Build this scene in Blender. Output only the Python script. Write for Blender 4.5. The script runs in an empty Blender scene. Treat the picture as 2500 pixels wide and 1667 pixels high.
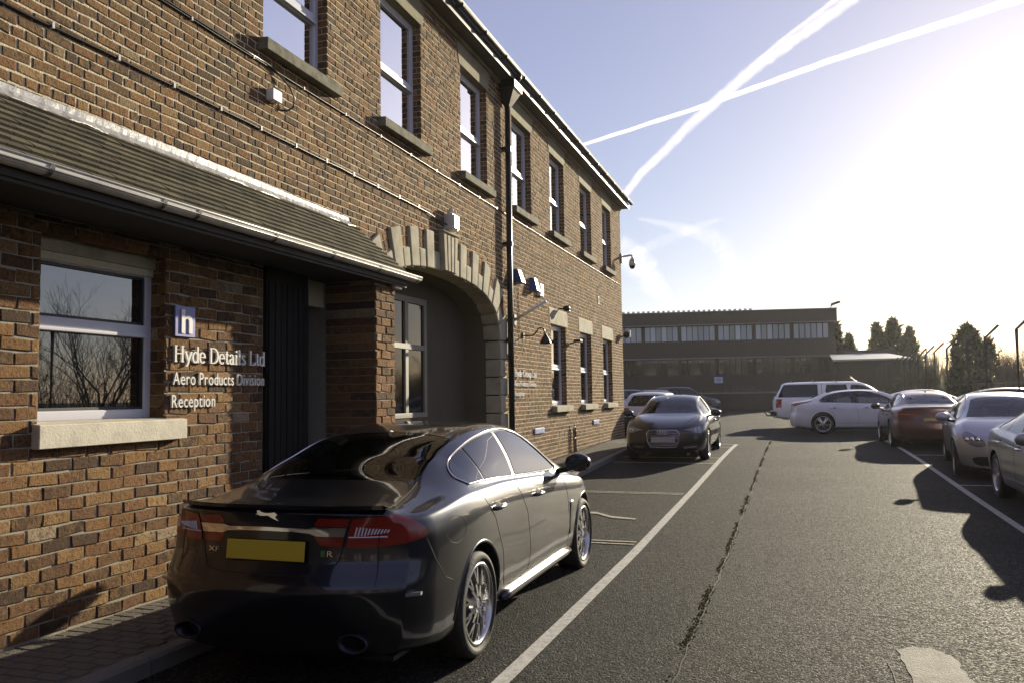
import bpy, math, random
import numpy as np
from mathutils import Vector, Matrix
random.seed(7); RNG = np.random.default_rng(11)
SC = bpy.context.scene
COL = SC.collection
R_ = math.radians

# ------------------------------------------------------------------ camera, sky, sun, exposure
CAM_H = 1.72
cd = bpy.data.cameras.new("camera"); cam = bpy.data.objects.new("camera", cd); COL.objects.link(cam)
cd.sensor_fit = 'HORIZONTAL'; cd.sensor_width = 36.0; cd.lens = 29.0
cd.clip_start = 0.05; cd.clip_end = 40000
YAW, PITCH, ROLL = R_(18.636), R_(3.758), R_(-0.831)
_f = Vector((-math.sin(YAW)*math.cos(PITCH), math.cos(YAW)*math.cos(PITCH), math.sin(PITCH)))
_r = Vector((math.cos(YAW), math.sin(YAW), 0)); _u = _r.cross(_f)
_r2 = _r*math.cos(ROLL) + _u*math.sin(ROLL); _u2 = _r2.cross(_f)
cam.matrix_world = Matrix(((_r2.x, _u2.x, -_f.x, 0), (_r2.y, _u2.y, -_f.y, 0), (_r2.z, _u2.z, -_f.z, CAM_H), (0, 0, 0, 1)))
SC.camera = cam

SUN_AZ, SUN_EL = R_(16.6), R_(15.4)          # azimuth is measured from +Y towards +X
SUN_DIR = Vector((math.sin(SUN_AZ)*math.cos(SUN_EL), math.cos(SUN_AZ)*math.cos(SUN_EL), math.sin(SUN_EL)))
sl = bpy.data.lights.new("sun", 'SUN'); sl.energy = 5.0; sl.angle = R_(0.55); sl.color = (1.0, 0.885, 0.66)
so = bpy.data.objects.new("sun", sl); COL.objects.link(so)
so.rotation_euler = SUN_DIR.to_track_quat('Z', 'Y').to_euler(); so.location = (10, 40, 30)

W = bpy.data.worlds.new("World"); SC.world = W; W.use_nodes = True
wn, wl = W.node_tree.nodes, W.node_tree.links
sky = wn.new('ShaderNodeTexSky'); sky.sky_type = 'NISHITA'; sky.sun_disc = False
sky.sun_elevation = SUN_EL; sky.sun_rotation = SUN_AZ; sky.air_density = 1.0; sky.dust_density = 0.36; sky.ozone_density = 1.2
bg = wn['Background']; bg.inputs['Strength'].default_value = 0.05
tint = wn.new('ShaderNodeMixRGB'); tint.blend_type = 'MULTIPLY'; tint.inputs[0].default_value = 1.0
tint.inputs[2].default_value = (0.97, 0.97, 0.99, 1)
veil = wn.new('ShaderNodeMixRGB'); veil.blend_type = 'ADD'; veil.inputs[0].default_value = 1.0      # thin even veil of high cloud
veil.inputs[2].default_value = (2.3, 1.85, 2.9, 1)
wl.new(sky.outputs[0], tint.inputs[1]); wl.new(tint.outputs[0], veil.inputs[1]); wl.new(veil.outputs[0], bg.inputs['Color'])

SC.view_settings.view_transform = 'Standard'; SC.view_settings.look = 'None'
SC.view_settings.exposure = 0.78; SC.view_settings.gamma = 1.0; SC.view_settings.use_curve_mapping = False
SC.render.engine = 'CYCLES'
SC.cycles.use_denoising = True
SC.cycles.max_bounces = 6; SC.cycles.transparent_max_bounces = 40; SC.cycles.caustics_reflective = False; SC.cycles.caustics_refractive = False

# ------------------------------------------------------------------ materials
class NT:
    def __init__(s, m): s.t = m.node_tree; s.n = s.t.nodes; s.l = s.t.links
    def new(s, typ, **kw):
        n = s.n.new(typ)
        for k, v in kw.items():
            if k.startswith('i_'):
                key = k[2:]; key = int(key) if key.isdigit() else key.replace('_', ' ')
                if hasattr(v, 'is_output') or isinstance(v, bpy.types.NodeSocket): s.l.new(v, n.inputs[key])
                else: n.inputs[key].default_value = v
            else: setattr(n, k, v)
        return n
    def math(s, op, a, b=None, c=None):
        n = s.n.new('ShaderNodeMath'); n.operation = op
        for i, v in enumerate((a, b, c)):
            if v is None: continue
            if isinstance(v, bpy.types.NodeSocket): s.l.new(v, n.inputs[i])
            else: n.inputs[i].default_value = v
        return n.outputs[0]
    def mix(s, f, a, b, blend='MIX'):
        n = s.n.new('ShaderNodeMixRGB'); n.blend_type = blend
        for i, v in enumerate((f, a, b)):
            if isinstance(v, bpy.types.NodeSocket): s.l.new(v, n.inputs[i])
            elif i == 0: n.inputs[0].default_value = v
            else: n.inputs[i].default_value = (*v, 1)
        return n.outputs[0]
    def ramp(s, f, stops, interp='LINEAR'):
        n = s.n.new('ShaderNodeValToRGB'); e = n.color_ramp.elements; n.color_ramp.interpolation = interp
        while len(e) < len(stops): e.new(0.5)
        for i, (p, c) in enumerate(stops):
            e[i].position = p; e[i].color = (*c, 1) if len(c) == 3 else c
        s.l.new(f, n.inputs[0]); return n.outputs[0]
    def noise(s, scale, detail=3, rough=.55, vec=None):
        n = s.n.new('ShaderNodeTexNoise'); n.inputs['Scale'].default_value = scale
        n.inputs['Detail'].default_value = detail; n.inputs['Roughness'].default_value = rough
        if vec is not None: s.l.new(vec, n.inputs['Vector'])
        return n.outputs[0]
    def pos(s): return s.n.new('ShaderNodeNewGeometry').outputs['Position']
    def obj(s): return s.n.new('ShaderNodeTexCoord').outputs['Object']
    def bump(s, h, strength=.5, dist=.01):
        n = s.n.new('ShaderNodeBump'); n.inputs['Strength'].default_value = strength; n.inputs['Distance'].default_value = dist
        s.l.new(h, n.inputs['Height']); return n.outputs[0]
def mat(name):
    m = bpy.data.materials.new(name); m.use_nodes = True
    return m, NT(m), m.node_tree.nodes['Principled BSDF']
def setp(b, nt, col=None, rough=None, metal=None, normal=None, spec=None, **kw):
    def s(k, v):
        if v is None: return
        if isinstance(v, bpy.types.NodeSocket): nt.l.new(v, b.inputs[k])
        elif isinstance(v, (tuple, list)): b.inputs[k].default_value = (*v, 1) if len(v) == 3 else v
        else: b.inputs[k].default_value = v
    s('Base Color', col); s('Roughness', rough); s('Metallic', metal); s('Normal', normal); s('Specular IOR Level', spec)
    for k, v in kw.items(): s(k.replace('_', ' '), v)
def simple(name, col, rough=.5, metal=0., var=.25, scale=12., bump=.0, bscale=60., spec=.5, dirt=None, **kw):
    m, nt, b = mat(name)
    v = nt.noise(scale, 4, .6, nt.obj())
    c = nt.mix(nt.math('MULTIPLY', v, var*1.6), col, tuple(x*(1-var)*.7 for x in col))
    if dirt: c = nt.mix(nt.math('MULTIPLY', nt.ramp(nt.noise(dirt[1], 5, .65, nt.obj()), [(.45, (0, 0, 0)), (.7, (1, 1, 1))]), dirt[2]), c, dirt[0])
    nm = nt.bump(nt.noise(bscale, 5, .6, nt.obj()), bump, .01) if bump else None
    r = nt.math('ADD', nt.math('MULTIPLY', v, .12), rough-.06)
    setp(b, nt, c, r, metal, nm, spec, **kw)
    return m

def brick_mat(name, stops, cream=.0):
    m, nt, b = mat(name)
    isl = nt.n.new('ShaderNodeNewGeometry').outputs['Random Per Island']
    ob = nt.n.new('ShaderNodeObjectInfo').outputs['Random']
    rnd = nt.math('FRACT', nt.math('ADD', isl, nt.math('MULTIPLY', ob, 7.31)))
    rnd2 = nt.math('FRACT', nt.math('MULTIPLY', rnd, 37.7))
    p = nt.pos()
    c = nt.ramp(rnd, stops)
    blot = nt.ramp(nt.noise(16, 4, .65, p), [(.40, (0, 0, 0)), (.60, (1, 1, 1))])
    c = nt.mix(nt.math('MULTIPLY', blot, nt.math('MULTIPLY', rnd2, .85)), c, (.38, .215, .085))
    c = nt.mix(nt.math('MULTIPLY', nt.ramp(nt.noise(42, 4, .75, p), [(.52, (0, 0, 0)), (.66, (1, 1, 1))]), .78), c, (.028, .021, .016))
    c = nt.mix(nt.math('MULTIPLY', nt.ramp(nt.noise(9, 5, .7, p), [(.58, (0, 0, 0)), (.78, (1, 1, 1))]), cream), c, (.50, .42, .30))
    c = nt.mix(nt.math('MULTIPLY', nt.ramp(nt.noise(.9, 3, .6, p), [(.4, (0, 0, 0)), (.75, (1, 1, 1))]), .35), c, (.09, .065, .045))
    h = nt.math('ADD', nt.math('MULTIPLY', nt.noise(26, 6, .75, p), 1.5), nt.math('MULTIPLY', nt.noise(110, 3, .65, p), .5))
    setp(b, nt, c, .9, 0, nt.bump(h, 1.0, .030), .2)
    return m
M = {}
M['brick_old'] = brick_mat('old_brick', [(0, (.10, .07, .042)), (.2, (.165, .105, .058)), (.45, (.24, .145, .072)), (.66, (.31, .185, .085)), (.82, (.29, .135, .058)), (.93, (.38, .24, .11)), (1, (.42, .32, .19))], .3)
M['brick_new'] = brick_mat('reception_brick', [(0, (.08, .052, .038)), (.15, (.14, .082, .05)), (.42, (.21, .11, .06)), (.66, (.29, .15, .07)), (.85, (.37, .20, .08)), (.96, (.46, .29, .13)), (1, (.55, .46, .33))], .5)
M['mortar'] = simple('lime_mortar', (.72, .65, .47), .95, var=.25, scale=9, bump=1., bscale=60, spec=.1)
M['mortar_new'] = simple('grey_mortar', (.46, .43, .34), .95, var=.35, scale=9, bump=.9, bscale=110, spec=.1)
M['stone'] = simple('sandstone', (.50, .46, .34), .85, var=.35, scale=4, bump=.5, bscale=40, spec=.2, dirt=((.12, .11, .07), 3.0, .45))
M['lintel_stone'] = simple('tan_lintel_stone', (.36, .325, .215), .88, var=.35, scale=4, bump=.5, bscale=40, spec=.2, dirt=((.12, .105, .06), 3.0, .5))
M['sill_stone'] = simple('weathered_stone', (.30, .29, .21), .9, var=.5, scale=5, bump=.7, bscale=40, spec=.2, dirt=((.06, .06, .04), 7.0, .7))
M['cream_sill'] = simple('painted_sill', (.66, .61, .48), .7, var=.2, scale=5, bump=.3, bscale=60, dirt=((.25, .22, .16), 5.0, .4))
M['render'] = simple('grey_render', (.13, .115, .085), .95, var=.3, scale=3, bump=.4, bscale=80, spec=.1)
M['upvc'] = simple('white_frame', (.62, .62, .68), .35, var=.06, scale=3)
M['lead'] = simple('lead_flashing', (.60, .60, .58), .45, .35, var=.45, scale=7, bump=.8, bscale=14, dirt=((.25, .25, .24), 6.0, .6))
M['tile'] = None
M['white_plastic'] = simple('white_plastic', (.76, .75, .72), .4, var=.12, scale=5)
M['gutter_grey'] = simple('grey_gutter', (.74, .72, .67), .3, var=.25, scale=4, dirt=((.2, .19, .16), 5.0, .4))
M['black_metal'] = simple('black_metal', (.018, .017, .016), .35, .2, var=.3, scale=20, bump=.1)
M['black_plastic'] = simple('black_plastic', (.02, .02, .021), .5, var=.3)
M['dark_wood'] = simple('dark_paint', (.012, .012, .013), .75, var=.3, scale=6, bump=.15, spec=.15)
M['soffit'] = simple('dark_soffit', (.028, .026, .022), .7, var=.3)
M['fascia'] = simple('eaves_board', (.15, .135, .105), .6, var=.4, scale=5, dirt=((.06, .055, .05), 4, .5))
M['slate'] = simple('roof_slate', (.10, .10, .105), .6, var=.4, scale=3)
M['blue'] = simple('blue_paint', (.03, .06, .22), .4, var=.2)
M['blue_sign'] = simple('lavender_sign', (.20, .21, .52), .4, var=.1)
M['plate_blue'] = simple('pale_blue_plate', (.30, .36, .62), .5, var=.2)
M['lettering'] = simple('white_lettering', (.85, .84, .79), .35, var=.05)
M['line'] = simple('road_paint', (.55, .54, .49), .8, var=.3, scale=10, bump=.6, bscale=90, dirt=((.12, .12, .11), 18.0, .65))
M['line_cream'] = simple('worn_paint', (.50, .46, .33), .8, var=.3, scale=10, bump=.6, bscale=90, dirt=((.08, .08, .07), 14.0, .9))
M['kerb'] = simple('kerb_concrete', (.19, .18, .15), .9, var=.35, scale=6, bump=.6, bscale=70)
M['paver'] = simple('paving_brick', (.15, .13, .10), .9, var=.45, scale=7, bump=.7, bscale=60)
M['moss'] = simple('moss', (.20, .18, .06), .95, var=.6, scale=30, bump=.6)
M['dark_gap'] = simple('dark_gap', (.008, .008, .008), .8, var=.1)
M['chrome'] = simple('chrome', (.75, .75, .78), .08, 1.0, var=.08)
M['alloy'] = simple('alloy', (.62, .62, .64), .22, 1.0, var=.15, scale=8)
M['alloy_dark'] = simple('dark_alloy', (.03, .03, .05), .35, .6, var=.2)
M['tyre'] = simple('tyre_rubber', (.022, .021, .019), .75, var=.4, scale=10, bump=.4, bscale=50, dirt=((.10, .09, .07), 9, .35))
M['lamp_red'] = simple('red_lens', (.24, .016, .010), .12, var=.2, scale=20, Coat_Weight=.6)
M['lamp_amber'] = simple('amber_lens', (.5, .10, .02), .15, var=.2, scale=20)
M['lamp_clear'] = simple('clear_lens', (.33, .33, .36), .08, .3, var=.5, scale=25, Coat_Weight=.8)
M['lamp_white'] = simple('white_lens', (.72, .72, .80), .15, var=.2)  # plain white for lamp slats and lamp units
M['plate_yellow'] = simple('yellow_plate', (.55, .42, .03), .35, var=.15, scale=4)
M['plate_white'] = simple('grey_white_plate', (.45, .45, .44), .35, var=.15, scale=4)
M['interior'] = simple('cabin_trim', (.028, .027, .028), .8, var=.3)
M['seat'] = simple('seat_leather', (.045, .043, .045), .55, var=.25)
M['badge_green'] = simple('green_badge', (.05, .22, .06), .3, var=.1)
M['bark'] = simple('bark', (.06, .05, .037), .95, var=.4, scale=8, bump=.8)
M['twig'] = simple('bare_twigs', (.13, .115, .085), .95, var=.4, scale=2)
M['hedge'] = simple('dry_weeds', (.17, .155, .10), .95, var=.5, scale=3)
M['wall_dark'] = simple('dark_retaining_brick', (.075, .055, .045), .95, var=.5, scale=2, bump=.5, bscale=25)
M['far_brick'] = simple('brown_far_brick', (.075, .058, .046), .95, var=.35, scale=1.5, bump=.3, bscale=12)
M['far_concrete'] = simple('concrete_band', (.25, .235, .21), .9, var=.3, scale=2)
M['far_frame'] = simple('dark_window_frame', (.03, .03, .03), .5, var=.2)
M['shed_roof'] = simple('pale_roof_sheet', (.32, .32, .32), .5, var=.2, scale=1)
M['galv'] = simple('weathered_steel', (.11, .105, .095), .7, .2, var=.4)

def foliage(name, a, b):
    m, nt, bs = mat(name)
    isl = nt.n.new('ShaderNodeNewGeometry').outputs['Random Per Island']
    c = nt.mix(isl, a, b)
    setp(bs, nt, c, .8, 0, None, .2)
    tr = nt.n.new('ShaderNodeBsdfTranslucent'); nt.l.new(c, tr.inputs[0])
    mx = nt.n.new('ShaderNodeMixShader'); mx.inputs[0].default_value = .55
    nt.l.new(bs.outputs[0], mx.inputs[1]); nt.l.new(tr.outputs[0], mx.inputs[2])
    nt.l.new(mx.outputs[0], nt.n['Material Output'].inputs[0]); return m
M['conifer'] = foliage('conifer_needles', (.08, .09, .045), (.20, .20, .10))  # needle colours lightened in place of glare haze
M['bush'] = foliage('bush_leaves', (.09, .09, .05), (.22, .20, .11))  # leaf colours lightened the same way for the glare haze

def tile_mat():
    m, nt, b = mat('roof_tile')
    ob = nt.n.new('ShaderNodeObjectInfo').outputs['Random']
    isl = nt.n.new('ShaderNodeNewGeometry').outputs['Random Per Island']
    rnd = nt.math('FRACT', nt.math('ADD', isl, nt.math('MULTIPLY', ob, 5.7)))
    c = nt.ramp(rnd, [(0, (.065, .06, .042)), (.5, (.10, .09, .06)), (1, (.14, .122, .08))])
    c = nt.mix(nt.math('MULTIPLY', nt.ramp(nt.noise(12, 5, .7, nt.pos()), [(.5, (0, 0, 0)), (.75, (1, 1, 1))]), .5), c, (.07, .075, .035))
    setp(b, nt, c, .92, 0, nt.bump(nt.noise(90, 4, .7, nt.pos()), .7, .01), .2); return m
M['tile'] = tile_mat()

def glass_mat(name, under, ior=1.9, rough=.01, transp=0.0, tint=(.5, .55, .55), rmin=.0):
    m, nt, b = mat(name)
    nt.n.remove(b)
    fr = nt.n.new('ShaderNodeFresnel'); fr.inputs['IOR'].default_value = ior
    gl = nt.n.new('ShaderNodeBsdfGlossy'); gl.inputs['Roughness'].default_value = rough; gl.inputs['Color'].default_value = (.95, .96, 1, 1)
    wv = nt.bump(nt.noise(.9, 1, .5, nt.obj()), .012, .05); nt.l.new(wv, gl.inputs['Normal'])
    if transp > 0:
        base = nt.n.new('ShaderNodeBsdfTransparent'); base.inputs[0].default_value = (*tint, 1)
    else:
        base = nt.n.new('ShaderNodeBsdfDiffuse')
        ob = nt.n.new('ShaderNodeObjectInfo').outputs['Random']
        nt.l.new(nt.mix(ob, tuple(x*.45 for x in under), tuple(x*1.15 for x in under)), base.inputs[0])
    mx = nt.n.new('ShaderNodeMixShader')
    nt.l.new(nt.math('MAXIMUM', fr.outputs[0], rmin), mx.inputs[0]); nt.l.new(base.outputs[0], mx.inputs[1]); nt.l.new(gl.outputs[0], mx.inputs[2])
    nt.l.new(mx.outputs[0], nt.n['Material Output'].inputs[0]); return m
M['pane'] = glass_mat('window_glass', (.012, .014, .016), 2.6)
M['pane_clear'] = glass_mat('clear_window_glass', (0, 0, 0), 2.6, .005, 1, (.75, .78, .8), .88)
M['pane_far'] = glass_mat('office_glass_sky', (.40, .43, .52), 1.7, .03)  # pale sky reflection put into the diffuse base colour
M['pane_far_dark'] = glass_mat('office_glass_dark', (.035, .032, .028), 1.7, .03)
M['car_glass'] = glass_mat('car_glass', (0, 0, 0), 1.65, .004, 1, (.42, .45, .45))
M['car_glass_dark'] = glass_mat('tinted_car_glass', (.006, .006, .007), 1.6, .01)
M['car_glass_side'] = glass_mat('bright_side_glass', (.006, .006, .007), 2.2, .01)
M['mirror'] = simple('mirror_glass', (.8, .8, .82), .02, 1.0, var=.02)
M['blind'] = simple('white_blind', (.70, .70, .74), .8, var=.1)

def paint(name, col, metal=.5, rough=.32, dust=(.20, .18, .14), dustamt=.15, coat=.8):
    m, nt, b = mat(name)
    o = nt.obj()
    d = nt.math('MULTIPLY', nt.ramp(nt.noise(3.5, 6, .65, o), [(.35, (0, 0, 0)), (.75, (1, 1, 1))]), dustamt)
    sz = nt.n.new('ShaderNodeSeparateXYZ'); nt.l.new(o, sz.inputs[0])
    low = nt.math('MULTIPLY', nt.math('SUBTRACT', 1.0, nt.math('MINIMUM', nt.math('MULTIPLY', sz.outputs[2], 1.3), 1.0)), dustamt*1.6)
    d = nt.math('ADD', d, low)
    flake = nt.noise(900, 1, .5, o)
    c = nt.mix(nt.math('MULTIPLY', flake, .3), col, tuple(min(1, x*1.6+.01) for x in col))
    c = nt.mix(d, c, dust)
    mt = nt.math('MULTIPLY', nt.math('SUBTRACT', 1.0, d), metal)
    r = nt.math('ADD', rough, nt.math('MULTIPLY', d, .4))
    setp(b, nt, c, r, mt, None, .5, Coat_Weight=coat, Coat_Roughness=.06)
    return m
M['paint_navy'] = paint('dark_navy_paint', (.016, .018, .029), .85, .30, (.20, .19, .16), .012, 1.0)
M['paint_black'] = paint('black_blue_paint', (.010, .011, .018), .6, .28, dustamt=.015, coat=1.0)
M['paint_white'] = paint('white_paint', (.70, .70, .74), 0, .35, (.4, .37, .3), .12)
M['paint_silver'] = paint('silver_paint', (.42, .42, .46), .75, .33, (.22, .2, .15), .12)
M['paint_grey'] = paint('grey_silver_paint', (.30, .30, .33), .75, .33, (.22, .2, .15), .16)
M['paint_red'] = paint('dark_red_paint', (.075, .012, .012), .5, .3, (.2, .17, .12), .14)
M['paint_dark'] = paint('dark_grey_paint', (.03, .032, .04), .5, .3, dustamt=.08)
M['paint_blue'] = paint('dark_blue_paint', (.02, .03, .10), .5, .3, dustamt=.08)

def asphalt():
    m, nt, b = mat('asphalt')
    p = nt.pos(); sx = nt.n.new('ShaderNodeSeparateXYZ'); nt.l.new(p, sx.inputs[0])
    vo = nt.n.new('ShaderNodeTexVoronoi'); vo.inputs['Scale'].default_value = 70; nt.l.new(p, vo.inputs['Vector'])
    vo2 = nt.n.new('ShaderNodeTexVoronoi'); vo2.inputs['Scale'].default_value = 190; nt.l.new(p, vo2.inputs['Vector'])
    sc = nt.n.new('ShaderNodeSeparateColor'); nt.l.new(vo.outputs['Color'], sc.inputs[0])
    # old road bed (tan, worn) right of the seam; newer, darker strip left of it
    side = nt.math('MULTIPLY', nt.math('ADD', sx.outputs[0], nt.math('ADD', .70, nt.math('MULTIPLY', nt.noise(1.2, 2, .5, p), .05))), 25.0)
    side = nt.math('MINIMUM', nt.math('MAXIMUM', side, 0.0), 1.0)
    base = nt.mix(side, (.016, .016, .0165), (.031, .030, .027))
    c = nt.mix(nt.math('MULTIPLY', nt.ramp(sc.outputs[0], [(.62, (0, 0, 0)), (1, (1, 1, 1))]), .55), base, (.17, .16, .135))
    c = nt.mix(nt.math('MULTIPLY', nt.ramp(nt.noise(.42, 6, .66, p), [(.42, (0, 0, 0)), (.60, (1, 1, 1))]), .55), c, (.017, .017, .017))
    c = nt.mix(nt.math('MULTIPLY', nt.ramp(nt.noise(1.7, 4, .6, p), [(.55, (0, 0, 0)), (.72, (1, 1, 1))]), .30), c, (.075, .07, .058))
    h = nt.math('ADD', nt.math('MULTIPLY', vo.outputs['Distance'], -.8), nt.math('ADD', nt.math('MULTIPLY', vo2.outputs['Distance'], -.35), nt.math('MULTIPLY', nt.noise(14, 4, .6, p), .8)))
    r = nt.math('ADD', .60, nt.math('MULTIPLY', sc.outputs[1], .35))
    setp(b, nt, c, r, 0, nt.bump(h, 1.0, .022), .09); return m
M['asphalt'] = asphalt()
M['patch'] = simple('pale_asphalt_patch', (.25, .24, .19), .8, var=.4, scale=8, bump=.9, bscale=70, dirt=((.07, .07, .06), 5, .5))

def contrail_mat(name, dens, scale):
    m, nt, b = mat(name); nt.n.remove(b)
    lw = nt.n.new('ShaderNodeLayerWeight'); lw.inputs['Blend'].default_value = .5
    a = nt.math('POWER', nt.math('SUBTRACT', 1.0, lw.outputs['Facing']), 2.0)
    n = nt.ramp(nt.noise(scale, 6, .7, nt.obj()), [(.28, (.25, .25, .25)), (.6, (1, 1, 1))])
    a = nt.math('MULTIPLY', nt.math('MULTIPLY', a, n), dens)
    # a cloud scatters light in every direction: both lobes are turned to the sun
    tr = nt.n.new('ShaderNodeBsdfTransparent'); tl = nt.n.new('ShaderNodeBsdfTranslucent'); df = nt.n.new('ShaderNodeBsdfDiffuse')
    for x, sg in ((tl, -1), (df, 1)):
        x.inputs[0].default_value = (.52, .52, .54, 1)
        cx = nt.n.new('ShaderNodeCombineXYZ')
        for q in range(3): cx.inputs[q].default_value = SUN_DIR[q]*sg
        nt.l.new(cx.outputs[0], x.inputs['Normal'])
    m1 = nt.n.new('ShaderNodeAddShader'); nt.l.new(tl.outputs[0], m1.inputs[0]); nt.l.new(df.outputs[0], m1.inputs[1])
    m2 = nt.n.new('ShaderNodeMixShader'); nt.l.new(a, m2.inputs[0]); nt.l.new(tr.outputs[0], m2.inputs[1]); nt.l.new(m1.outputs[0], m2.inputs[2])
    nt.l.new(m2.outputs[0], nt.n['Material Output'].inputs[0]); return m

# ------------------------------------------------------------------ mesh helpers
class MB:
    def __init__(s): s.v = []; s.f = []
    def add(s, verts, faces):
        o = len(s.v); s.v += [tuple(map(float, p)) for p in verts]; s.f += [tuple(i+o for i in f) for f in faces]; return s
    def box(s, x0, x1, y0, y1, z0, z1):
        return s.add([(x0, y0, z0), (x1, y0, z0), (x1, y1, z0), (x0, y1, z0), (x0, y0, z1), (x1, y0, z1), (x1, y1, z1), (x0, y1, z1)],
                     [(3, 2, 1, 0), (4, 5, 6, 7), (0, 1, 5, 4), (1, 2, 6, 5), (2, 3, 7, 6), (3, 0, 4, 7)])
    def prism(s, poly, d):      # poly: list of 3d points (planar), d: extrusion vector
        n = len(poly); d = Vector(d); a = [Vector(p) for p in poly]
        nrm = sum(((a[i]-a[0]).cross(a[i+1]-a[0]) for i in range(1, n-1)), Vector())
        if nrm.dot(d) > 0: a = a[::-1]
        b = [p+d for p in a]
        return s.add(a+b, [tuple(range(n)), tuple(range(2*n-1, n-1, -1))]+[(i, i+n, (i+1) % n+n, (i+1) % n) for i in range(n)])
    def tube(s, pts, r, n=6, cap=True):
        pts = [Vector(p) for p in pts]; rr = r if isinstance(r, (list, tuple)) else [r]*len(pts); ring = []
        up = Vector((0, 0, 1))
        vs = []
        for i, p in enumerate(pts):
            t = (pts[min(i+1, len(pts)-1)]-pts[max(i-1, 0)])
            t = t.normalized() if t.length > 1e-9 else Vector((0, 0, 1))
            a = t.cross(up)
            if a.length < .05: a = t.cross(Vector((1, 0, 0)))
            a.normalize(); b = a.cross(t)
            vs += [p+(a*math.cos(k*2*math.pi/n)+b*math.sin(k*2*math.pi/n))*rr[i] for k in range(n)]
        fs = []
        for i in range(len(pts)-1):
            for k in range(n):
                fs.append((i*n+k, (i+1)*n+k, (i+1)*n+(k+1) % n, i*n+(k+1) % n))
        if cap:
            fs.append(tuple(range(n))); fs.append(tuple((len(pts)-1)*n+k for k in range(n-1, -1, -1)))
        return s.add(vs, fs)
    def lathe(s, prof, axis='y', n=32, c=(0, 0, 0)):   # prof: list of (r, a) along axis
        vs = []
        for (r, a) in prof:
            for k in range(n):
                th = 2*math.pi*k/n; u, w = r*math.cos(th), r*math.sin(th)
                p = {'y': (u, a, w), 'x': (a, u, w), 'z': (u, w, a)}[axis]
                vs.append((p[0]+c[0], p[1]+c[1], p[2]+c[2]))
        fs = [(i*n+k, i*n+(k+1) % n, (i+1)*n+(k+1) % n, (i+1)*n+k) for i in range(len(prof)-1) for k in range(n)]
        return s.add(vs, fs)
    def ellipsoid(s, c, r, n=12, m=8):
        vs = []; fs = []
        for i in range(m+1):
            ph = math.pi*i/m
            for k in range(n):
                th = 2*math.pi*k/n
                vs.append((c[0]+r[0]*math.sin(ph)*math.cos(th), c[1]+r[1]*math.sin(ph)*math.sin(th), c[2]+r[2]*math.cos(ph)))
        for i in range(m):
            for k in range(n): fs.append((i*n+k, (i+1)*n+k, (i+1)*n+(k+1) % n, i*n+(k+1) % n))
        return s.add(vs, fs)
def build(name, mb, m, parent=None, smooth=False, bevel=0.):
    me = bpy.data.meshes.new(name)
    if isinstance(mb, MB): me.from_pydata(mb.v, [], mb.f)
    else: me.from_pydata(mb[0], [], mb[1])
    me.materials.append(M[m] if isinstance(m, str) else m)
    if smooth: me.polygons.foreach_set('use_smooth', [True]*len(me.polygons))
    me.update()
    o = bpy.data.objects.new(name, me); COL.objects.link(o)
    if parent: attach(o, parent)
    if bevel:
        b = o.modifiers.new('bevel', 'BEVEL'); b.width = bevel; b.segments = 2; b.limit_method = 'ANGLE'
        o.modifiers.new('wn', 'WEIGHTED_NORMAL')
    return o
LOCAL = set()                      # things whose parts are modelled in the thing's own axes (cars, trees)
def attach(o, parent):
    o.parent = parent
    if parent.type == 'EMPTY' and parent.name not in LOCAL: o.location = -parent.location
def inst(name, me, parent=None):
    o = bpy.data.objects.new(name, me); COL.objects.link(o)
    if parent: attach(o, parent)
    return o
def tag(o, label, cat, group=None):
    o['label'] = label; o['category'] = cat
    if group: o['group'] = group
    return o
def thing(name, label, cat, loc=(0, 0, 0), rz=0, group=None):
    o = bpy.data.objects.new(name, None); COL.objects.link(o); o.location = loc; o.rotation_euler = (0, 0, rz)
    o.empty_display_size = .2
    return tag(o, label, cat, group)
def structure(o): o['kind'] = 'structure'; return o
def stuff(o): o['kind'] = 'stuff'; return o

_GY = np.array([-400, -20, 0, 6, 9, 14, 19, 22, 26, 40, 60, 80, 900.]); _GZ = np.array([0, 0, 0, 0, .02, .12, .245, .29, .30, .32, .50, .55, .6])
def gz(y, x=0.):
    z = np.interp(y, _GY, _GZ)
    return z+0*np.asarray(x, float)
# ------------------------------------------------------------------ ground, pavement, markings
def sheet(xs, ys, off):
    X, Y = np.meshgrid(xs, ys); Z = gz(Y, X)+off
    v = np.stack([X, Y, Z], -1).reshape(-1, 3); n = len(xs)
    f = [(j*n+i, j*n+i+1, (j+1)*n+i+1, (j+1)*n+i) for j in range(len(ys)-1) for i in range(n-1)]
    return ([tuple(p) for p in v.tolist()], f)
gx = np.concatenate([[-900, -300, -100, -40, -15], np.arange(-8, 12.1, .4), [16, 24, 40, 90, 300, 900]])
gy = np.concatenate([[-300, -100, -30, -10], np.arange(-4, 40, .5), [45, 50, 55, 60, 65, 70, 80, 100, 150, 250, 500, 900]])
structure(build('ground', sheet(gx, gy, 0), 'asphalt', smooth=True))

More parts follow.
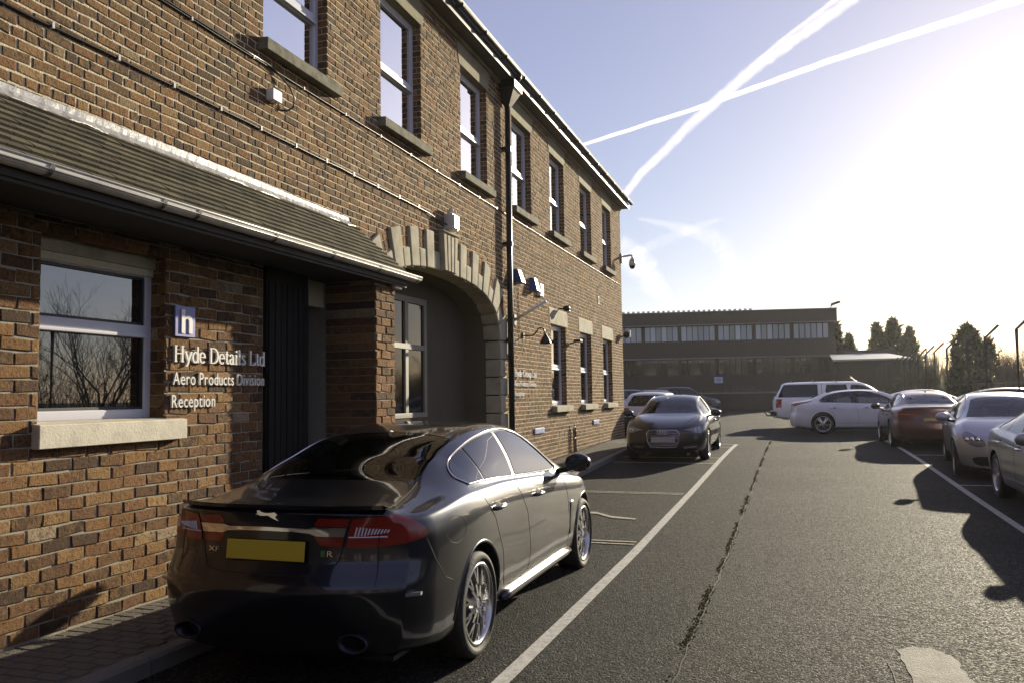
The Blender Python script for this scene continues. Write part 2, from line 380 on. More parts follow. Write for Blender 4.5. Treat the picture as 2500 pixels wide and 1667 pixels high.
def ribbon(pts, w, off=.004, seg=.5):          # painted strip following the ground; pts: (x,y)
    vs = []; fs = []
    P = [Vector((p[0], p[1])) for p in pts]; Q = []
    for a, b in zip(P[:-1], P[1:]):
        k = max(1, int((b-a).length/seg)); Q += [a.lerp(b, i/k) for i in range(k)]
    Q.append(P[-1])
    for i, p in enumerate(Q):
        t = (Q[min(i+1, len(Q)-1)]-Q[max(0, i-1)]).normalized(); nn = Vector((-t.y, t.x))
        for sg in (1, -1):
            q = p+nn*sg*(w/2+random.uniform(-.0015, .0015)); vs.append((q.x, q.y, float(gz(q.y, q.x))+off))
    for i in range(len(Q)-1): fs.append((2*i+1, 2*i+3, 2*i+2, 2*i))
    return (vs, fs)
mk = structure(build('road_marking', ribbon([(-1.70, -6), (-1.72, 4.74), (-1.665, 8.71), (-1.60, 14), (-1.495, 23.72)], .105, .004, .25), 'line'))
for y in (9.36, 9.50): build('bay_line', ribbon([(-3.86, y+.03), (-1.74, y)], .05, .008, .2), 'line_cream', mk)
for y in (13.44, 13.57): build('bay_line', ribbon([(-3.86, y+.05), (-1.70, y)], .045, .008, .2), 'line_cream', mk)
for y, x1 in ((18.1, -1.62), (19.3, -1.58), (22.5, -1.55), (23.7, -1.5)): build('bay_line', ribbon([(-3.8, y+.06), (x1, y)], .06, .008, .2), 'line', mk)
build('arrow_mark', ([(x, y, float(gz(y))+.008) for x, y in ((-2.95, 11.42), (-2.62, 11.34), (-2.36, 11.06), (-2.02, 10.98), (-2.02, 11.06), (-2.40, 11.22), (-2.66, 11.5), (-2.95, 11.52))],
      [(0, 1, 6, 7), (1, 2, 5, 6), (2, 3, 4, 5)]), 'line_cream', mk)
mk2 = structure(build('road_marking', ribbon([(2.56, -4), (2.52, 10), (2.50, 24.5), (2.45, 27)], .10, .004, .5), 'line'))
for y in (15.25, 20.5): build('bay_line', ribbon([(2.56, y), (4.9, y+.05)], .07, .008, .4), 'line', mk2)
_pc = [(.60, 6.10), (.66, 6.19), (.82, 6.20), (.93, 6.08), (.955, 5.5), (.93, 4.4), (.70, 4.4), (.64, 5.3), (.60, 6.10)]
_pp = [(a[0]+(b[0]-a[0])*t/9+random.gauss(0, .011), a[1]+(b[1]-a[1])*t/9+random.gauss(0, .014)) for a, b in zip(_pc[:-1], _pc[1:]) for t in range(9)]
pt = structure(build('pale_patch', ([(x, y, float(gz(y, x))+.004) for x, y in _pp], [tuple(range(len(_pp)-1, -1, -1))]), 'patch'))
for cp, cw in (([(.40, 6.62), (.52, 6.40), (.60, 6.28), (.80, 6.30), (1.02, 6.26), (1.25, 6.12), (1.45, 6.05)], .006), ([(.20, 7.1), (.42, 6.95), (.60, 6.98), (.82, 6.84)], .005), ([(.60, 6.2), (.52, 5.8), (.53, 5.2), (.6, 4.6)], .006), ([(1.6, 13.5), (1.85, 13.2), (2.1, 13.25), (2.35, 13.0)], .008), ([(1.7, 10.4), (1.9, 10.1), (2.2, 9.9), (2.45, 9.5)], .006)):
    structure(build('road_crack', ribbon([(x+random.uniform(-.006, .006), y+random.uniform(-.006, .006)) for a, b in zip(cp[:-1], cp[1:]) for t in (0, .25, .5, .75) for x, y in [(a[0]+(b[0]-a[0])*t, a[1]+(b[1]-a[1])*t)]]+[cp[-1]], cw, .006, .06), 'dark_gap'))
# cracked seam between the old road bed and the parking strip, moss growing in it
seam = [(-.755, 2.), (-.74, 5.5), (-.705, 9), (-.69, 13), (-.655, 18), (-.63, 22.5), (-.6, 26)]
def seam_x(y): return float(np.interp(y, [p[1] for p in seam], [p[0] for p in seam]))+.006*math.sin(y*5)+.005*math.sin(y*17)
structure(build('road_crack', ribbon([(seam_x(y)+.012, y) for y in np.arange(2, 26, .12)], .011, .004, .2), 'dark_gap'))
mb = MB()
for i in range(6500):
    y = 2.5+23.5*random.random()**1.25
    if math.sin(y*2.1)+math.sin(y*5.3+1)+random.uniform(-1.3, 1.3) < -.1: continue
    x = seam_x(y)+random.gauss(-.006, .016); z = float(gz(y, x)); s = random.uniform(.005, .014)
    a = random.uniform(0, 6.28); b = a+2.1+random.uniform(-.4, .4); c = a+4.2
    mb.add([(x+s*math.cos(a), y+s*math.sin(a), z), (x+s*math.cos(b), y+s*math.sin(b), z), (x+s*math.cos(c), y+s*math.sin(c), z), (x, y, z+s*random.uniform(.5, 1.1))], [(0, 1, 3), (1, 2, 3), (2, 0, 3)])
stuff(build('moss', mb, 'moss'))

# pavement with kerb stones and paving bricks
PX0, PX1 = -5.02, -4.0
pv = structure(build('pavement', (lambda s: s)(sheet(np.linspace(PX0-.3, PX1+.01, 4), np.arange(-6, 26.01, .5), .108)), 'paver'))
y = -2.0
while y < 26:
    L = .90; m = MB(); ys = [y+.006, y+L-.006]
    z0, z1 = float(gz(y)), float(gz(y+L)); x0, x1 = PX1, PX1+.125; h = .112+random.uniform(-.004, .004); c = .02
    prof = lambda z: [(x0, z-.05), (x1, z-.05), (x1, z+h-c), (x1-c, z+h), (x0, z+h)]
    vs = [(px, ys[0], pz) for px, pz in prof(z0)]+[(px, ys[1], pz) for px, pz in prof(z1)]
    m.add(vs, [(0, 1, 2, 3, 4), (9, 8, 7, 6, 5)]+[(i+5, (i+1) % 5+5, (i+1) % 5, i) for i in range(5)])
    build('kerb_stone', m, 'kerb', pv); y += L
pav = []; rest = MB()
for r, y in enumerate(np.arange(2.6, 26, .105)):
    for k in range(5):
        xa = PX0+.02+k*.21+(.105 if r % 2 else 0); xb = min(xa+.20, PX1-.005)
        if xb-xa < .05: continue
        z = float(gz(y))+.108; h = .012+random.uniform(0, .005); j = lambda: random.uniform(-.003, .003)
        vs = [(xa+j(), y+.004, z), (xb+j(), y+.004, z), (xb+j(), y+.101, z), (xa+j(), y+.101, z), (xa+.006, y+.010, z+h), (xb-.006, y+.010, z+h), (xb-.006, y+.095, z+h), (xa+.006, y+.095, z+h)]
        fs = [(4, 5, 6, 7), (0, 1, 5, 4), (1, 2, 6, 5), (2, 3, 7, 6), (3, 0, 4, 7)]
        if len(pav) < 290 and y > 3.2: pav.append((vs, fs))
        else: rest.add(vs, fs)
for p in pav: build('paver', p, 'paver', pv)
stuff(build('paver_field', rest, 'paver', pv))

# ------------------------------------------------------------------ brickwork
CAMP = np.array([0, 0, CAM_H])
def merge_iv(iv):
    iv = sorted(iv); out = []
    for a, b in iv:
        if out and a <= out[-1][1]+1e-6: out[-1][1] = max(b, out[-1][1])
        else: out.append([a, b])
    return out
def lay(y0, y1, z0, z1, course, stretch, holes, bond, ystart=0.):
    """list of bricks (ya, yb, za, zb); holes: function z -> list of blocked (ya, yb)"""
    out = []; jt = .010 if bond == 'stretcher' else .014; k = 0; z = z0
    rng = np.random.default_rng(3)
    while z < z1-.02:
        zt = min(z+course, z1); zm = (z+zt)/2
        if bond == 'stretcher': lens = [stretch]; off = 0 if k % 2 else stretch/2
        else:                    # English garden wall bond: every fourth course headers
            lens = [stretch/2] if k % 4 == 0 else [stretch]; off = (stretch/4 if k % 4 == 0 else (stretch/2 if k % 2 else 0))
        edges = []; y = ystart-off
        while y < y1+stretch:
            edges.append(y+rng.uniform(-.006, .006)); l = lens[0]
            if bond != 'stretcher' and k % 4 and rng.random() < .16: l = stretch/2
            y += l
        bl = merge_iv(holes(zm)+[(-1e9, y0), (y1, 1e9)])
        free = [(bl[i][1], bl[i+1][0]) for i in range(len(bl)-1)]
        for a, b in free:
            es = [a]+[e for e in edges if a+.03 < e < b-.03]+[b]
            for ya, yb in zip(es[:-1], es[1:]):
                out.append((ya+(jt/2 if ya != a else 0), yb-(jt/2 if yb != b else 0), z+jt/2, zt-jt/2))
        z += course; k += 1
    return out
def brick_geo(bs, X, depth=.05, proud=.006, rough=1.0):
    """bricks facing +X at plane X; returns verts (n,12,3), faces per brick"""
    b = np.array(bs); n = len(b); r = RNG
    j = lambda s: r.uniform(-s, s, n)*rough*1.5
    pr = r.uniform(0, proud, n)
    V = np.zeros((n, 12, 3))
    ya, yb, za, zb = b.T
    tl = j(.003)
    cy = [ya, yb, yb, ya]; cz = [za, za, zb, zb]
    c = .0045
    for k in range(4):
        sy = 1 if k in (0, 3) else -1; szz = 1 if k < 2 else -1
        y = cy[k]+j(.0025); z = cz[k]+j(.0025)+tl*(1 if sy < 0 else -1)
        V[:, k] = np.stack([np.full(n, X-depth), y, z], 1)
        V[:, 4+k] = np.stack([X+np.maximum(pr-.0025, .0004), y, z], 1)
        V[:, 8+k] = np.stack([X+pr+.0012+np.abs(j(.0026)), y+sy*(c+np.abs(j(.004))), z+szz*(c*.8+np.abs(j(.003)))], 1)
    F = []
    for k in range(4):
        m = (k+1) % 4
        F += [(k, m, 4+m, 4+k), (4+k, 4+m, 8+m, 8+k)]
    F.append((8, 9, 10, 11))
    return V, F
def brick_parts(parent, bs, X, m, nmax=300, **kw):
    V, F = brick_geo(bs, X, **kw)
    ctr = V[:, 8:12].mean(1); d = ctr-CAMP
    dist = np.linalg.norm(d, axis=1); b = np.array(bs)
    fwd = np.array(_f); right = np.array(_r2); up = np.array(_u2)
    zc = d@fwd; xs = (d@right)/np.maximum(zc, .1); ys = (d@up)/np.maximum(zc, .1)
    vis = (zc > .3) & (np.abs(xs) < .66) & (np.abs(ys) < .45)
    area = (b[:, 1]-b[:, 0])*(b[:, 3]-b[:, 2])*np.abs(d[:, 0])/dist**3
    area[~vis] = 0
    # large stretchers near the camera become parts; keep only those in view
    top = set(np.argsort(-area)[:nmax].tolist())
    top = {i for i in top if area[i] > 0}
    rv = []; rf = []
    for i in range(len(bs)):
        if i in top:
            build('brick', ([tuple(p) for p in V[i].tolist()], F), m, parent)
        else:
            o = len(rv); rv += [tuple(p) for p in V[i].tolist()]; rf += [tuple(q+o for q in f) for f in F]
    if rv: stuff(build('brick_field', (rv, rf), m, parent))
def core(parent, name, y0, y1, z0, z1, Xf, Xb, holes, m):
    """mortar bed with rectangular openings: holes (ya,yb,za,zb)"""
    ys = sorted({y0, y1, *[h[0] for h in holes], *[h[1] for h in holes]}); zs = sorted({z0, z1, *[h[2] for h in holes], *[h[3] for h in holes]})
    ys = [y for y in ys if y0 <= y <= y1]; zs = [z for z in zs if z0 <= z <= z1]
    mb = MB()
    for a, b in zip(ys[:-1], ys[1:]):
        for c, d in zip(zs[:-1], zs[1:]):
            ym, zm = (a+b)/2, (c+d)/2
            if any(h[0] < ym < h[1] and h[2] < zm < h[3] for h in holes): continue
            mb.add([(Xf, a, c), (Xf, b, c), (Xf, b, d), (Xf, a, d)], [(0, 1, 2, 3)])
    for h in holes:
        if len(h) > 4: continue
        a, b, c, d = h
        mb.add([(Xf, a, c), (Xb, a, c), (Xb, a, d), (Xf, a, d)], [(3, 2, 1, 0)])
        mb.add([(Xf, b, c), (Xb, b, c), (Xb, b, d), (Xf, b, d)], [(0, 1, 2, 3)])
        mb.add([(Xf, a, d), (Xb, a, d), (Xb, b, d), (Xf, b, d)], [(3, 2, 1, 0)])
        mb.add([(Xf, a, c), (Xb, a, c), (Xb, b, c), (Xf, b, c)], [(0, 1, 2, 3)])
    return build(name, mb, m, parent)
def reveal_bricks(parent, X, depth, y, facing, z0, z1, course, m):
    """brick face of a window reveal at constant y"""
    mb = MB(); z = z0; k = 0
    while z < z1-.01:
        zt = min(z+course, z1); xs = [X-depth, X-depth*.5, X] if k % 2 else [X-depth, X]
        for a, b in zip(xs[:-1], xs[1:]):
            p = random.uniform(.004, .009)*facing
            mb.add([(a+.004, y, z+.005), (b-.002, y, z+.005), (b-.002, y, zt-.005), (a+.004, y, zt-.005), (a+.006, y+p, z+.007), (b-.004, y+p, z+.007), (b-.004, y+p, zt-.007), (a+.006, y+p, zt-.007)],
                   [(4, 5, 6, 7), (0, 1, 5, 4), (1, 2, 6, 5), (2, 3, 7, 6), (3, 0, 4, 7)] if facing < 0 else [(7, 6, 5, 4), (4, 5, 1, 0), (5, 6, 2, 1), (6, 7, 3, 2), (7, 4, 0, 3)])
        z = zt; k += 1
    return mb

# ------------------------------------------------------------------ the old brick building
XM = -5.0; CO = .0825; ST = .2275
bld = thing('brick_building', 'long two-storey brown brick works building with sash windows and stone arch', 'building', (XM, 14, float(gz(14))))
UP = [(6.99, 8.22), (9.55, 10.80), (12.34, 13.57), (14.97, 16.20), (17.63, 18.85), (20.43, 21.67), (23.09, 24.23), (4.40, 5.63), (1.8, 3.03)]
US, UH = 5.375, 7.185
GW = [(17.53, 18.79), (20.19, 21.41), (22.85, 24.06)]; GS, GH = 1.48, 3.30
YE = 25.76; ZE = 7.70
AC, AA, AB, AZ, AN = 11.68, 2.39, .90, 2.72, 2.6      # arch: centre y, half width, rise, springing height, exponent
def arch_in(z, grow=0.):
    a, b = AA+grow, AB+grow
    if z < AZ: return a
    t = 1-((z-AZ)/b)**AN
    return a*t**(1/AN) if t > 0 else 0
POR_Y, POR_Z = 9.02, 3.70     # part of the old wall hidden behind the reception front and its roof
def holes_main(zm):
    h = []
    for a, b in UP:
        if US-.06 < zm < UH: h.append((a, b))
        if UH <= zm < UH+.36: h.append((a-.12, b+.12))
    for a, b in GW:
        if GS-.06 < zm < GH: h.append((a, b))
        if GH <= zm < GH+.33: h.append((a-.14, b+.18))
    g = arch_in(zm, .56)
    zz = zm
    if AZ <= zm < AZ+AB+.62:
        g = arch_in(zm, .50); 
        if g > 0: h.append((AC-g, AC+g))
        if abs(zm-(AZ+AB+.3)) < .34: h.append((AC-.30, AC+.30))
    elif zm < AZ:
        k = int((AZ-zm)/.325); h.append((AC-AA-.3, AC+AA+(.45 if k % 2 == 0 else .24)))
    if zm < POR_Z-.08: h.append((-99, POR_Y+.3))
    return h
bk = lay(1.0, YE, float(gz(20))+.02, ZE-.06, CO, ST, holes_main, 'garden', 1.0)
hs = [(a, b, US-.06, UH+.02) for a, b in UP]+[(a, b, GS-.06, GH+.02) for a, b in GW]+[(0.5, AC+AA, -.2, AZ+.02, 1)]
# arch crown is cut from the bed by stepped openings
for i in range(24):
    za = AZ+.02+i*(AB-.02)/24; zb = AZ+.02+(i+1)*(AB-.02)/24; g = arch_in((za+zb)/2)
    if g > 0: hs.append((AC-g, AC+g, za, zb, 1))
wall = core(bld, 'wall', .5, YE-.005, -.1, ZE, XM-.0015, XM-.16, hs, 'mortar')
brick_parts(bld, bk, XM, 'brick_old', 300, proud=.004)
# body of the building behind the facade (end wall, back, floor slab line)
mb = MB(); mb.box(XM-9, XM-.9, -12, YE-.004, -.2, ZE); build('rear_block', mb, 'wall_dark', bld)
mb = MB(); mb.add([(XM-.9, YE-.003, -.2), (XM-.03, YE-.003, -.2), (XM-.03, YE-.003, ZE), (XM-.9, YE-.003, ZE)], [(3, 2, 1, 0)])
build('end_wall', mb, 'wall_dark', bld)
# alternate quoin headers showing at the far corner
def window(parent, a, b, z0, z1, X, rec, tr, blind=True, fw=.07, sill=None, lint=None, opener=False, revm='brick_old', co=CO):
    """sash window: part with frame, panes as sub-parts"""
    Xf = X-rec
    fr = MB()
    for (y0, y1, c, d) in ((a, a+fw, z0, z1), (b-fw, b, z0, z1), (a+fw, b-fw, z1-fw, z1), (a+fw, b-fw, z0, z0+fw)):
        fr.box(Xf-.07, Xf, y0, y1, c, d)
    w = build('window', fr, 'upvc', parent, bevel=.006)
    t = MB(); t.box(Xf-.065, Xf+.012, a+fw, b-fw, tr-.045, tr+.045); t.box(Xf-.05, Xf+.03, a+fw+.003, b-fw-.003, tr-.062, tr-.040)
    build('transom', t, 'upvc', w, bevel=.005)
    for (c, d) in ((z0+fw, tr-.045), (tr+.045, z1-fw)):
        s = MB(); q = .028
        for (y0, y1, e, f) in ((a+fw, a+fw+q, c, d), (b-fw-q, b-fw, c, d), (a+fw+q, b-fw-q, d-q, d), (a+fw+q, b-fw-q, c, c+q)):
            s.box(Xf-.05, Xf-.012, y0, y1, e, f)
        build('sash', s, 'upvc', w)
        p = MB(); p.box(Xf-.040, Xf-.032, a+fw+.01, b-fw-.01, c+.01, d-.01)
        build('pane', p, 'pane' if not blind else 'pane_clear', w)
    if blind:
        n = 7; bl = MB(); wd = (b-a-2*fw)/n
        for i in range(n):
            y0 = a+fw+i*wd; tw = random.uniform(.01, .05)
            bl.add([(Xf-.12, y0, z0), (Xf-.12-tw, y0+wd*.96, z0), (Xf-.12-tw, y0+wd*.96, z1), (Xf-.12, y0, z1)], [(0, 1, 2, 3)])
        build('blind', bl, 'blind', w)
    rv = reveal_bricks(parent, X, rec+.02, b, -1, z0, z1, co, revm); build('reveal', rv, revm, parent)
    rv = reveal_bricks(parent, X, rec+.02, a, 1, z0, z1, co, revm); build('reveal', rv, revm, parent)
    return w
def sillbox(parent, a, b, z0, z1, X, proud, m):
    s = MB(); s.add([(X-.12, a, z0), (X+proud, a, z0), (X+proud, b, z0), (X-.12, b, z0), (X-.12, a, z1+.02), (X+proud, a, z1), (X+proud, b, z1), (X-.12, b, z1+.02)],
                    [(3, 2, 1, 0), (4, 5, 6, 7), (0, 1, 5, 4), (1, 2, 6, 5), (2, 3, 7, 6), (3, 0, 4, 7)])
    return build('sill', s, m, parent, bevel=.008)
for i, (a, b) in enumerate(UP):
    window(bld, a, b, US+.02, UH, XM, .12, 6.20 if i else 6.12, True)
    sillbox(bld, a-.10+.02, b+.16, US-.125, US, XM, .115, 'sill_stone')
    l = MB(); z0, z1 = UH, UH+.36
    pl = [(XM-.15, a-.06, z0), (XM-.15, b+.06, z0), (XM-.15, b+.17, z1), (XM-.15, a-.17, z1)]
    l.prism(pl, (.162, 0, 0)); build('lintel', l, 'lintel_stone', bld, bevel=.006)
for a, b in GW:
    window(bld, a, b, GS+.02, GH, XM, .12, 2.36, False)
    sillbox(bld, a-.0, b+.20, GS-.13, GS, XM, .12, 'stone')
    l = MB(); l.box(XM-.15, XM+.012, a-.13, b+.17, GH, GH+.325); build('lintel', l, 'stone', bld, bevel=.006)
# ---- stone arch
def arch_pt(s):           # s in -1..1 -> intrados point and outward normal
    th = s*math.pi/2
    y = AA*math.copysign(abs(math.sin(th))**(2/AN), th); z = AB*abs(math.cos(th))**(2/AN)
    ny = math.copysign(abs(y/AA)**(AN-1)/AA, y); nz = (z/AB)**(AN-1)/AB; q = math.hypot(ny, nz)
    return Vector((AC+y, AZ+z)), Vector((ny/q, nz/q))
tab = []; L = 0; last = None
for i in range(801):
    p, n = arch_pt(i/800)
    if last is not None: L += (p-last).length
    tab.append((L, p.copy(), n.copy())); last = p
def at_len(s):
    sg = 1 if s >= 0 else -1; a = abs(s)
    i = min(range(len(tab)), key=lambda k: abs(tab[k][0]-a)); _, p, n = tab[i]
    return (p if sg > 0 else Vector((2*AC-p.x, p.y))), (n if sg > 0 else Vector((-n.x, n.y)))
def voussoir(s0, s1, h, proud, name='voussoir', m='stone', inner=.0):
    p0, n0 = at_len(s0); p1, n1 = at_len(s1); k = MB()
    a0, a1 = p0+n0*inner, p1+n1*inner; b1, b0 = p1+n1*h, p0+n0*h
    poly = [(XM-.30, q.x, q.y) for q in (a0, a1, b1, b0)]
    k.prism(poly, (.30+proud, 0, 0)); return build(name, k, m, bld, bevel=.022 if m == 'stone' else .004)
s = .26; tot = tab[-1][0]
for sg in (1, -1):
    s = .262; long = False
    while s < tot-.05:
        w = .225 if not long else .285; e = min(s+w, tot)
        if sg > 0 or AC-abs(at_len(s)[0].x-AC) > 9.3:
            a, b = (s+.008, e-.008)
            if sg < 0: a, b = -b, -a
            voussoir(a, b, .565 if long else .27, .038 if long else .030)
            if not long:      # brick on edge filling above the short stone
                nb = 3; span = b-a
                for q in range(nb):
                    for (i0, i1) in ((.282, .42), (.43, .54)):
                        voussoir(a+span*q/nb+.004, a+span*(q+1)/nb-.004, i1, .004+random.uniform(0, .006), 'brick', 'brick_new', i0)
        s = e; long = not long
# fluted keystone
k = MB(); k.prism([(XM-.3, AC-.245, AZ+AB-.0), (XM-.3, AC+.245, AZ+AB-.0), (XM-.3, AC+.295, AZ+AB+.60), (XM-.3, AC-.295, AZ+AB+.60)], (.35, 0, 0))
key = build('keystone', k, 'stone', bld, bevel=.012)
for j in range(4):
    t0 = -1+j*.52; wv = .26; f = MB()
    ya = lambda t, top: AC+t*(.285 if top else .235)
    f.prism([(XM+.05, ya(t0, 0), AZ+AB+.012), (XM+.05, ya(t0+wv+.12, 0), AZ+AB+.012), (XM+.05, ya(t0+wv+.12, 1), AZ+AB+.565), (XM+.05, ya(t0, 1), AZ+AB+.565)], (.045, 0, 0))
    build('flute', f, 'stone', key, bevel=.006)
f = MB(); f.box(XM-.02, XM+.10, AC-.31, AC+.31, AZ+AB+.602, AZ+AB+.635); build('cap_stone', f, 'stone', key, bevel=.006)
# quoin stones of the right jamb
z = AZ-.004; i = 0
while z > .15:
    w = .45 if i % 2 == 0 else .24; h = .32
    q = MB(); q.box(XM-.26, XM+.035+(.006 if i % 2 else 0), AC+AA-.008, AC+AA+w, max(z-h, .12), z-.012); build('quoin', q, 'stone', bld, bevel=.012); z -= .325; i += 1
# soffit and inner jamb, back wall of the archway
N = 40; mb = MB(); vs = []
for i in range(N+1):
    p, _ = arch_pt(-1+2*i/N); vs += [(XM-.27, p.x, p.y), (XM-.66, p.x, p.y)]
mb.add(vs, [(2*i, 2*i+2, 2*i+3, 2*i+1) for i in range(N)]); build('arch_soffit', mb, 'render', bld)
mb = MB(); mb.box(XM-.66, XM-.262, AC+AA-.004, AC+AA+.30, 0, AZ+.02); build('arch_jamb', mb, 'render', bld)
mb = MB(); mb.box(XM-.72, XM-.655, 12.36, AC+AA+.3, 0, 4.2); mb.box(XM-.72, XM-.655, 8.9, 12.36, 3.30, 4.2); mb.box(XM-.72, XM-.655, 8.9, 12.36, 0, 1.40)
build('arch_back_wall', mb, 'render', bld)
fr = MB(); X0 = XM-.64
for (y0, y1, c, d) in ((12.26, 12.36, 1.40, 3.30), (11.56, 11.67, 1.48, 3.22), (9.3, 9.4, 1.4, 3.3), (10.38, 10.48, 1.48, 3.22), (9.4, 12.26, 3.2, 3.3), (9.4, 12.26, 1.40, 1.48)): fr.box(X0-.06, X0, y0, y1, c, d)
w = build('window', fr, simple('grey_timber', (.22, .21, .18), .6, var=.2), bld, bevel=.008)
t = MB(); t.box(X0-.055, X0+.008, 9.4, 12.26, 2.47, 2.55); build('transom', t, w.data.materials[0], w)
p = MB(); p.box(X0-.045, X0-.035, 9.35, 12.3, 1.42, 3.28); build('pane', p, glass_mat('dark_pane', (.012, .012, .012), 1.35, .05), w)
# eaves
mb = MB(); mb.box(XM-.4, XM+.26, -8, YE+.16, 7.62, 7.66); build('soffit_board', mb, 'fascia', bld)
mb = MB(); mb.box(XM+.26, XM+.285, -8, YE+.165, 7.60, 7.74); build('fascia_board', mb, 'black_plastic', bld)
mb = MB(); mb.box(XM-.02, XM+.05, -8, YE+.02, 7.545, 7.618); build('bed_mould', mb, 'stone', bld)
mb = MB(); mb.add([(XM+.30, -8, 7.80), (XM+.30, YE+.22, 7.80), (XM-4.5, YE+.22, 10.2), (XM-4.5, -8, 10.2), (XM+.30, -8, 7.83), (XM+.30, YE+.22, 7.83), (XM-4.5, YE+.22, 10.23), (XM-4.5, -8, 10.23)],
                  [(3, 2, 1, 0), (4, 5, 6, 7), (0, 1, 5, 4), (1, 2, 6, 5), (2, 3, 7, 6), (3, 0, 4, 7)]); build('roof', mb, 'slate', bld)
def half_gutter(y0, y1, X, z, r, n=8, t=.004):      # open half-round channel, X = centre line
    vs = []; fs = []
    for rr in (r, r-t):
        for yy in (y0, y1):
            for i in range(n+1):
                a = math.pi+math.pi*i/n; vs.append((X+rr*math.cos(a), yy, z+rr*math.sin(a)))
    m1 = n+1
    for i in range(n):
        fs.append((i, i+1, m1+i+1, m1+i)); fs.append((3*m1+i, 3*m1+i+1, 2*m1+i+1, 2*m1+i))
    fs += [(0, m1, 3*m1, 2*m1), (2*m1+n, 3*m1+n, m1+n, n)]
    return (vs, fs)
gt = build('gutter', half_gutter(-8, YE+.20, XM+.345, 7.79, .058), 'black_plastic', bld, smooth=False)
mb = MB(); mb.tube([(XM+.400, -8, 7.795), (XM+.400, YE+.2, 7.795)], .013, 8); build('gutter_glint', mb, 'white_plastic', gt)  # white rod added as the sunlit edge of the black gutter
for yy in np.arange(1, YE, 1.05):
    mb = MB(); mb.box(XM+.285, XM+.41, yy, yy+.03, 7.725, 7.80); build('gutter_bracket', mb, 'black_plastic', gt)

# ---- downpipe with hopper
dp = thing('downpipe', 'black downpipe with hopper head running down the brick wall beside the arch', 'downpipe', (XM+.08, 14.46, float(gz(14.7))+.1))
mb = MB(); px, py = XM+.10, 14.46
mb.tube([(px, py, .25), (px, py, 7.16)], .055, 14); build('pipe', mb, 'black_metal', dp, smooth=True)
mb = MB(); mb.add([(px-.09, py-.20, 7.45), (px+.20, py-.20, 7.45), (px+.20, py+.22, 7.45), (px-.09, py+.22, 7.45), (px-.05, py-.06, 7.15), (px+.05, py-.06, 7.15), (px+.05, py+.06, 7.15), (px-.05, py+.06, 7.15)],
                  [(0, 1, 2, 3), (7, 6, 5, 4), (0, 4, 5, 1), (1, 5, 6, 2), (2, 6, 7, 3), (3, 7, 4, 0)]); mb.box(px-.1, px+.22, py-.22, py+.24, 7.452, 7.60); build('hopper_head', mb, 'black_metal', dp)
mb = MB(); mb.tube([(px+.10, py, 7.56), (px+.16, py, 7.62), (px+.24, py, 7.68), (px+.245, py, 7.76)], .05, 10); build('swan_neck', mb, 'black_metal', dp, smooth=True)
for zz in (.9, 2.7, 4.5, 6.3):
    mb = MB(); mb.tube([(px, py, zz), (px, py, zz+.09)], .066, 14); mb.box(XM-.0, px, py-.09, py+.09, zz+.02, zz+.07); build('pipe_collar', mb, 'black_metal', dp)
# ------------------------------------------------------------------ reception front
XR = -4.88; CR = .0918; SR = .2395
rec = thing('reception_wall', 'red and orange brick reception front with a white window and dark boarded panel', 'wall', (XR, 5, .12))
RW = (4.31, 5.515, 1.585, 2.93)
def holes_rec(zm):
    h = []
    if RW[2]-.05 < zm < RW[3]: h.append((RW[0], RW[1]))
    return h
rb = lay(1.6, 6.84, .135, 3.02, CR, SR, holes_rec, 'stretcher', 1.61)
core(rec, 'mortar_bed', .8, 6.85, 0, 3.10, XR-.002, XR-.2, [(RW[0], RW[1], RW[2]-.03, RW[3])], 'mortar_new')
PIER = (8.15, 8.61); XP = -4.34
pb = lay(PIER[0], PIER[1], .135, 3.02, CR, SR, lambda z: [], 'stretcher', PIER[0])
brick_parts(rec, rb, XR, 'brick_new', 262, rough=1.3, proud=.006)
brick_parts(rec, pb, XP, 'brick_new', 38, rough=1.5, proud=.01)
mb = MB(); mb.box(-5.66, XP-.006, PIER[0]+.004, PIER[1]-.004, 0, 3.06); build('pier_core', mb, 'mortar_new', rec)
for yy, fc in ((PIER[0], -1), (PIER[1], 1)):
    build('pier_side', reveal_bricks(rec, XP-.01, .62, yy, fc, .135, 3.02, CR, 'brick_new'), 'brick_new', rec)
a, b, z0, z1 = RW; Xf = XR-.14; fw = .075
fr = MB()
for (y0, y1, c, d) in ((a, a+fw, z0, z1-.13), (b-fw, b, z0, z1-.13), (a+fw, b-fw, z1-.20, z1-.13), (a+fw, b-fw, z0, z0+fw)): fr.box(Xf-.07, Xf, y0, y1, c, d)
w = build('window', fr, 'upvc', rec, bevel=.008)
t = MB(); t.box(Xf-.06, Xf+.010, a+fw, b-fw, 2.250, 2.335); t.box(Xf-.05, Xf+.028, a+fw+.004, b-fw-.004, 2.232, 2.262); build('transom', t, 'upvc', w, bevel=.006)
for (c, d) in ((z0+fw, 2.25), (2.335, z1-.20)):
    s = MB(); q = .022
    for (y0, y1, e, f) in ((a+fw, a+fw+q, c, d), (b-fw-q, b-fw, c, d), (a+fw+q, b-fw-q, d-q, d), (a+fw+q, b-fw-q, c, c+q)): s.box(Xf-.05, Xf-.015, y0, y1, e, f)
    build('sash', s, 'black_plastic', w)
    p = MB(); p.box(Xf-.042, Xf-.034, a+fw+.008, b-fw-.008, c+.008, d-.008); build('pane', p, 'pane', w)
l = MB(); l.box(XR-.2, XR-.10, a, b, z1-.13, z1); build('lintel', l, 'stone', rec)
sillbox(rec, 4.265, 5.705, 1.405, 1.57, XR, .075, 'cream_sill')
for yy, fc in ((b, -1), (a, 1)): build('reveal', reveal_bricks(rec, XR, .16, yy, fc, z0, z1, CR, 'brick_new'), 'brick_new', rec)
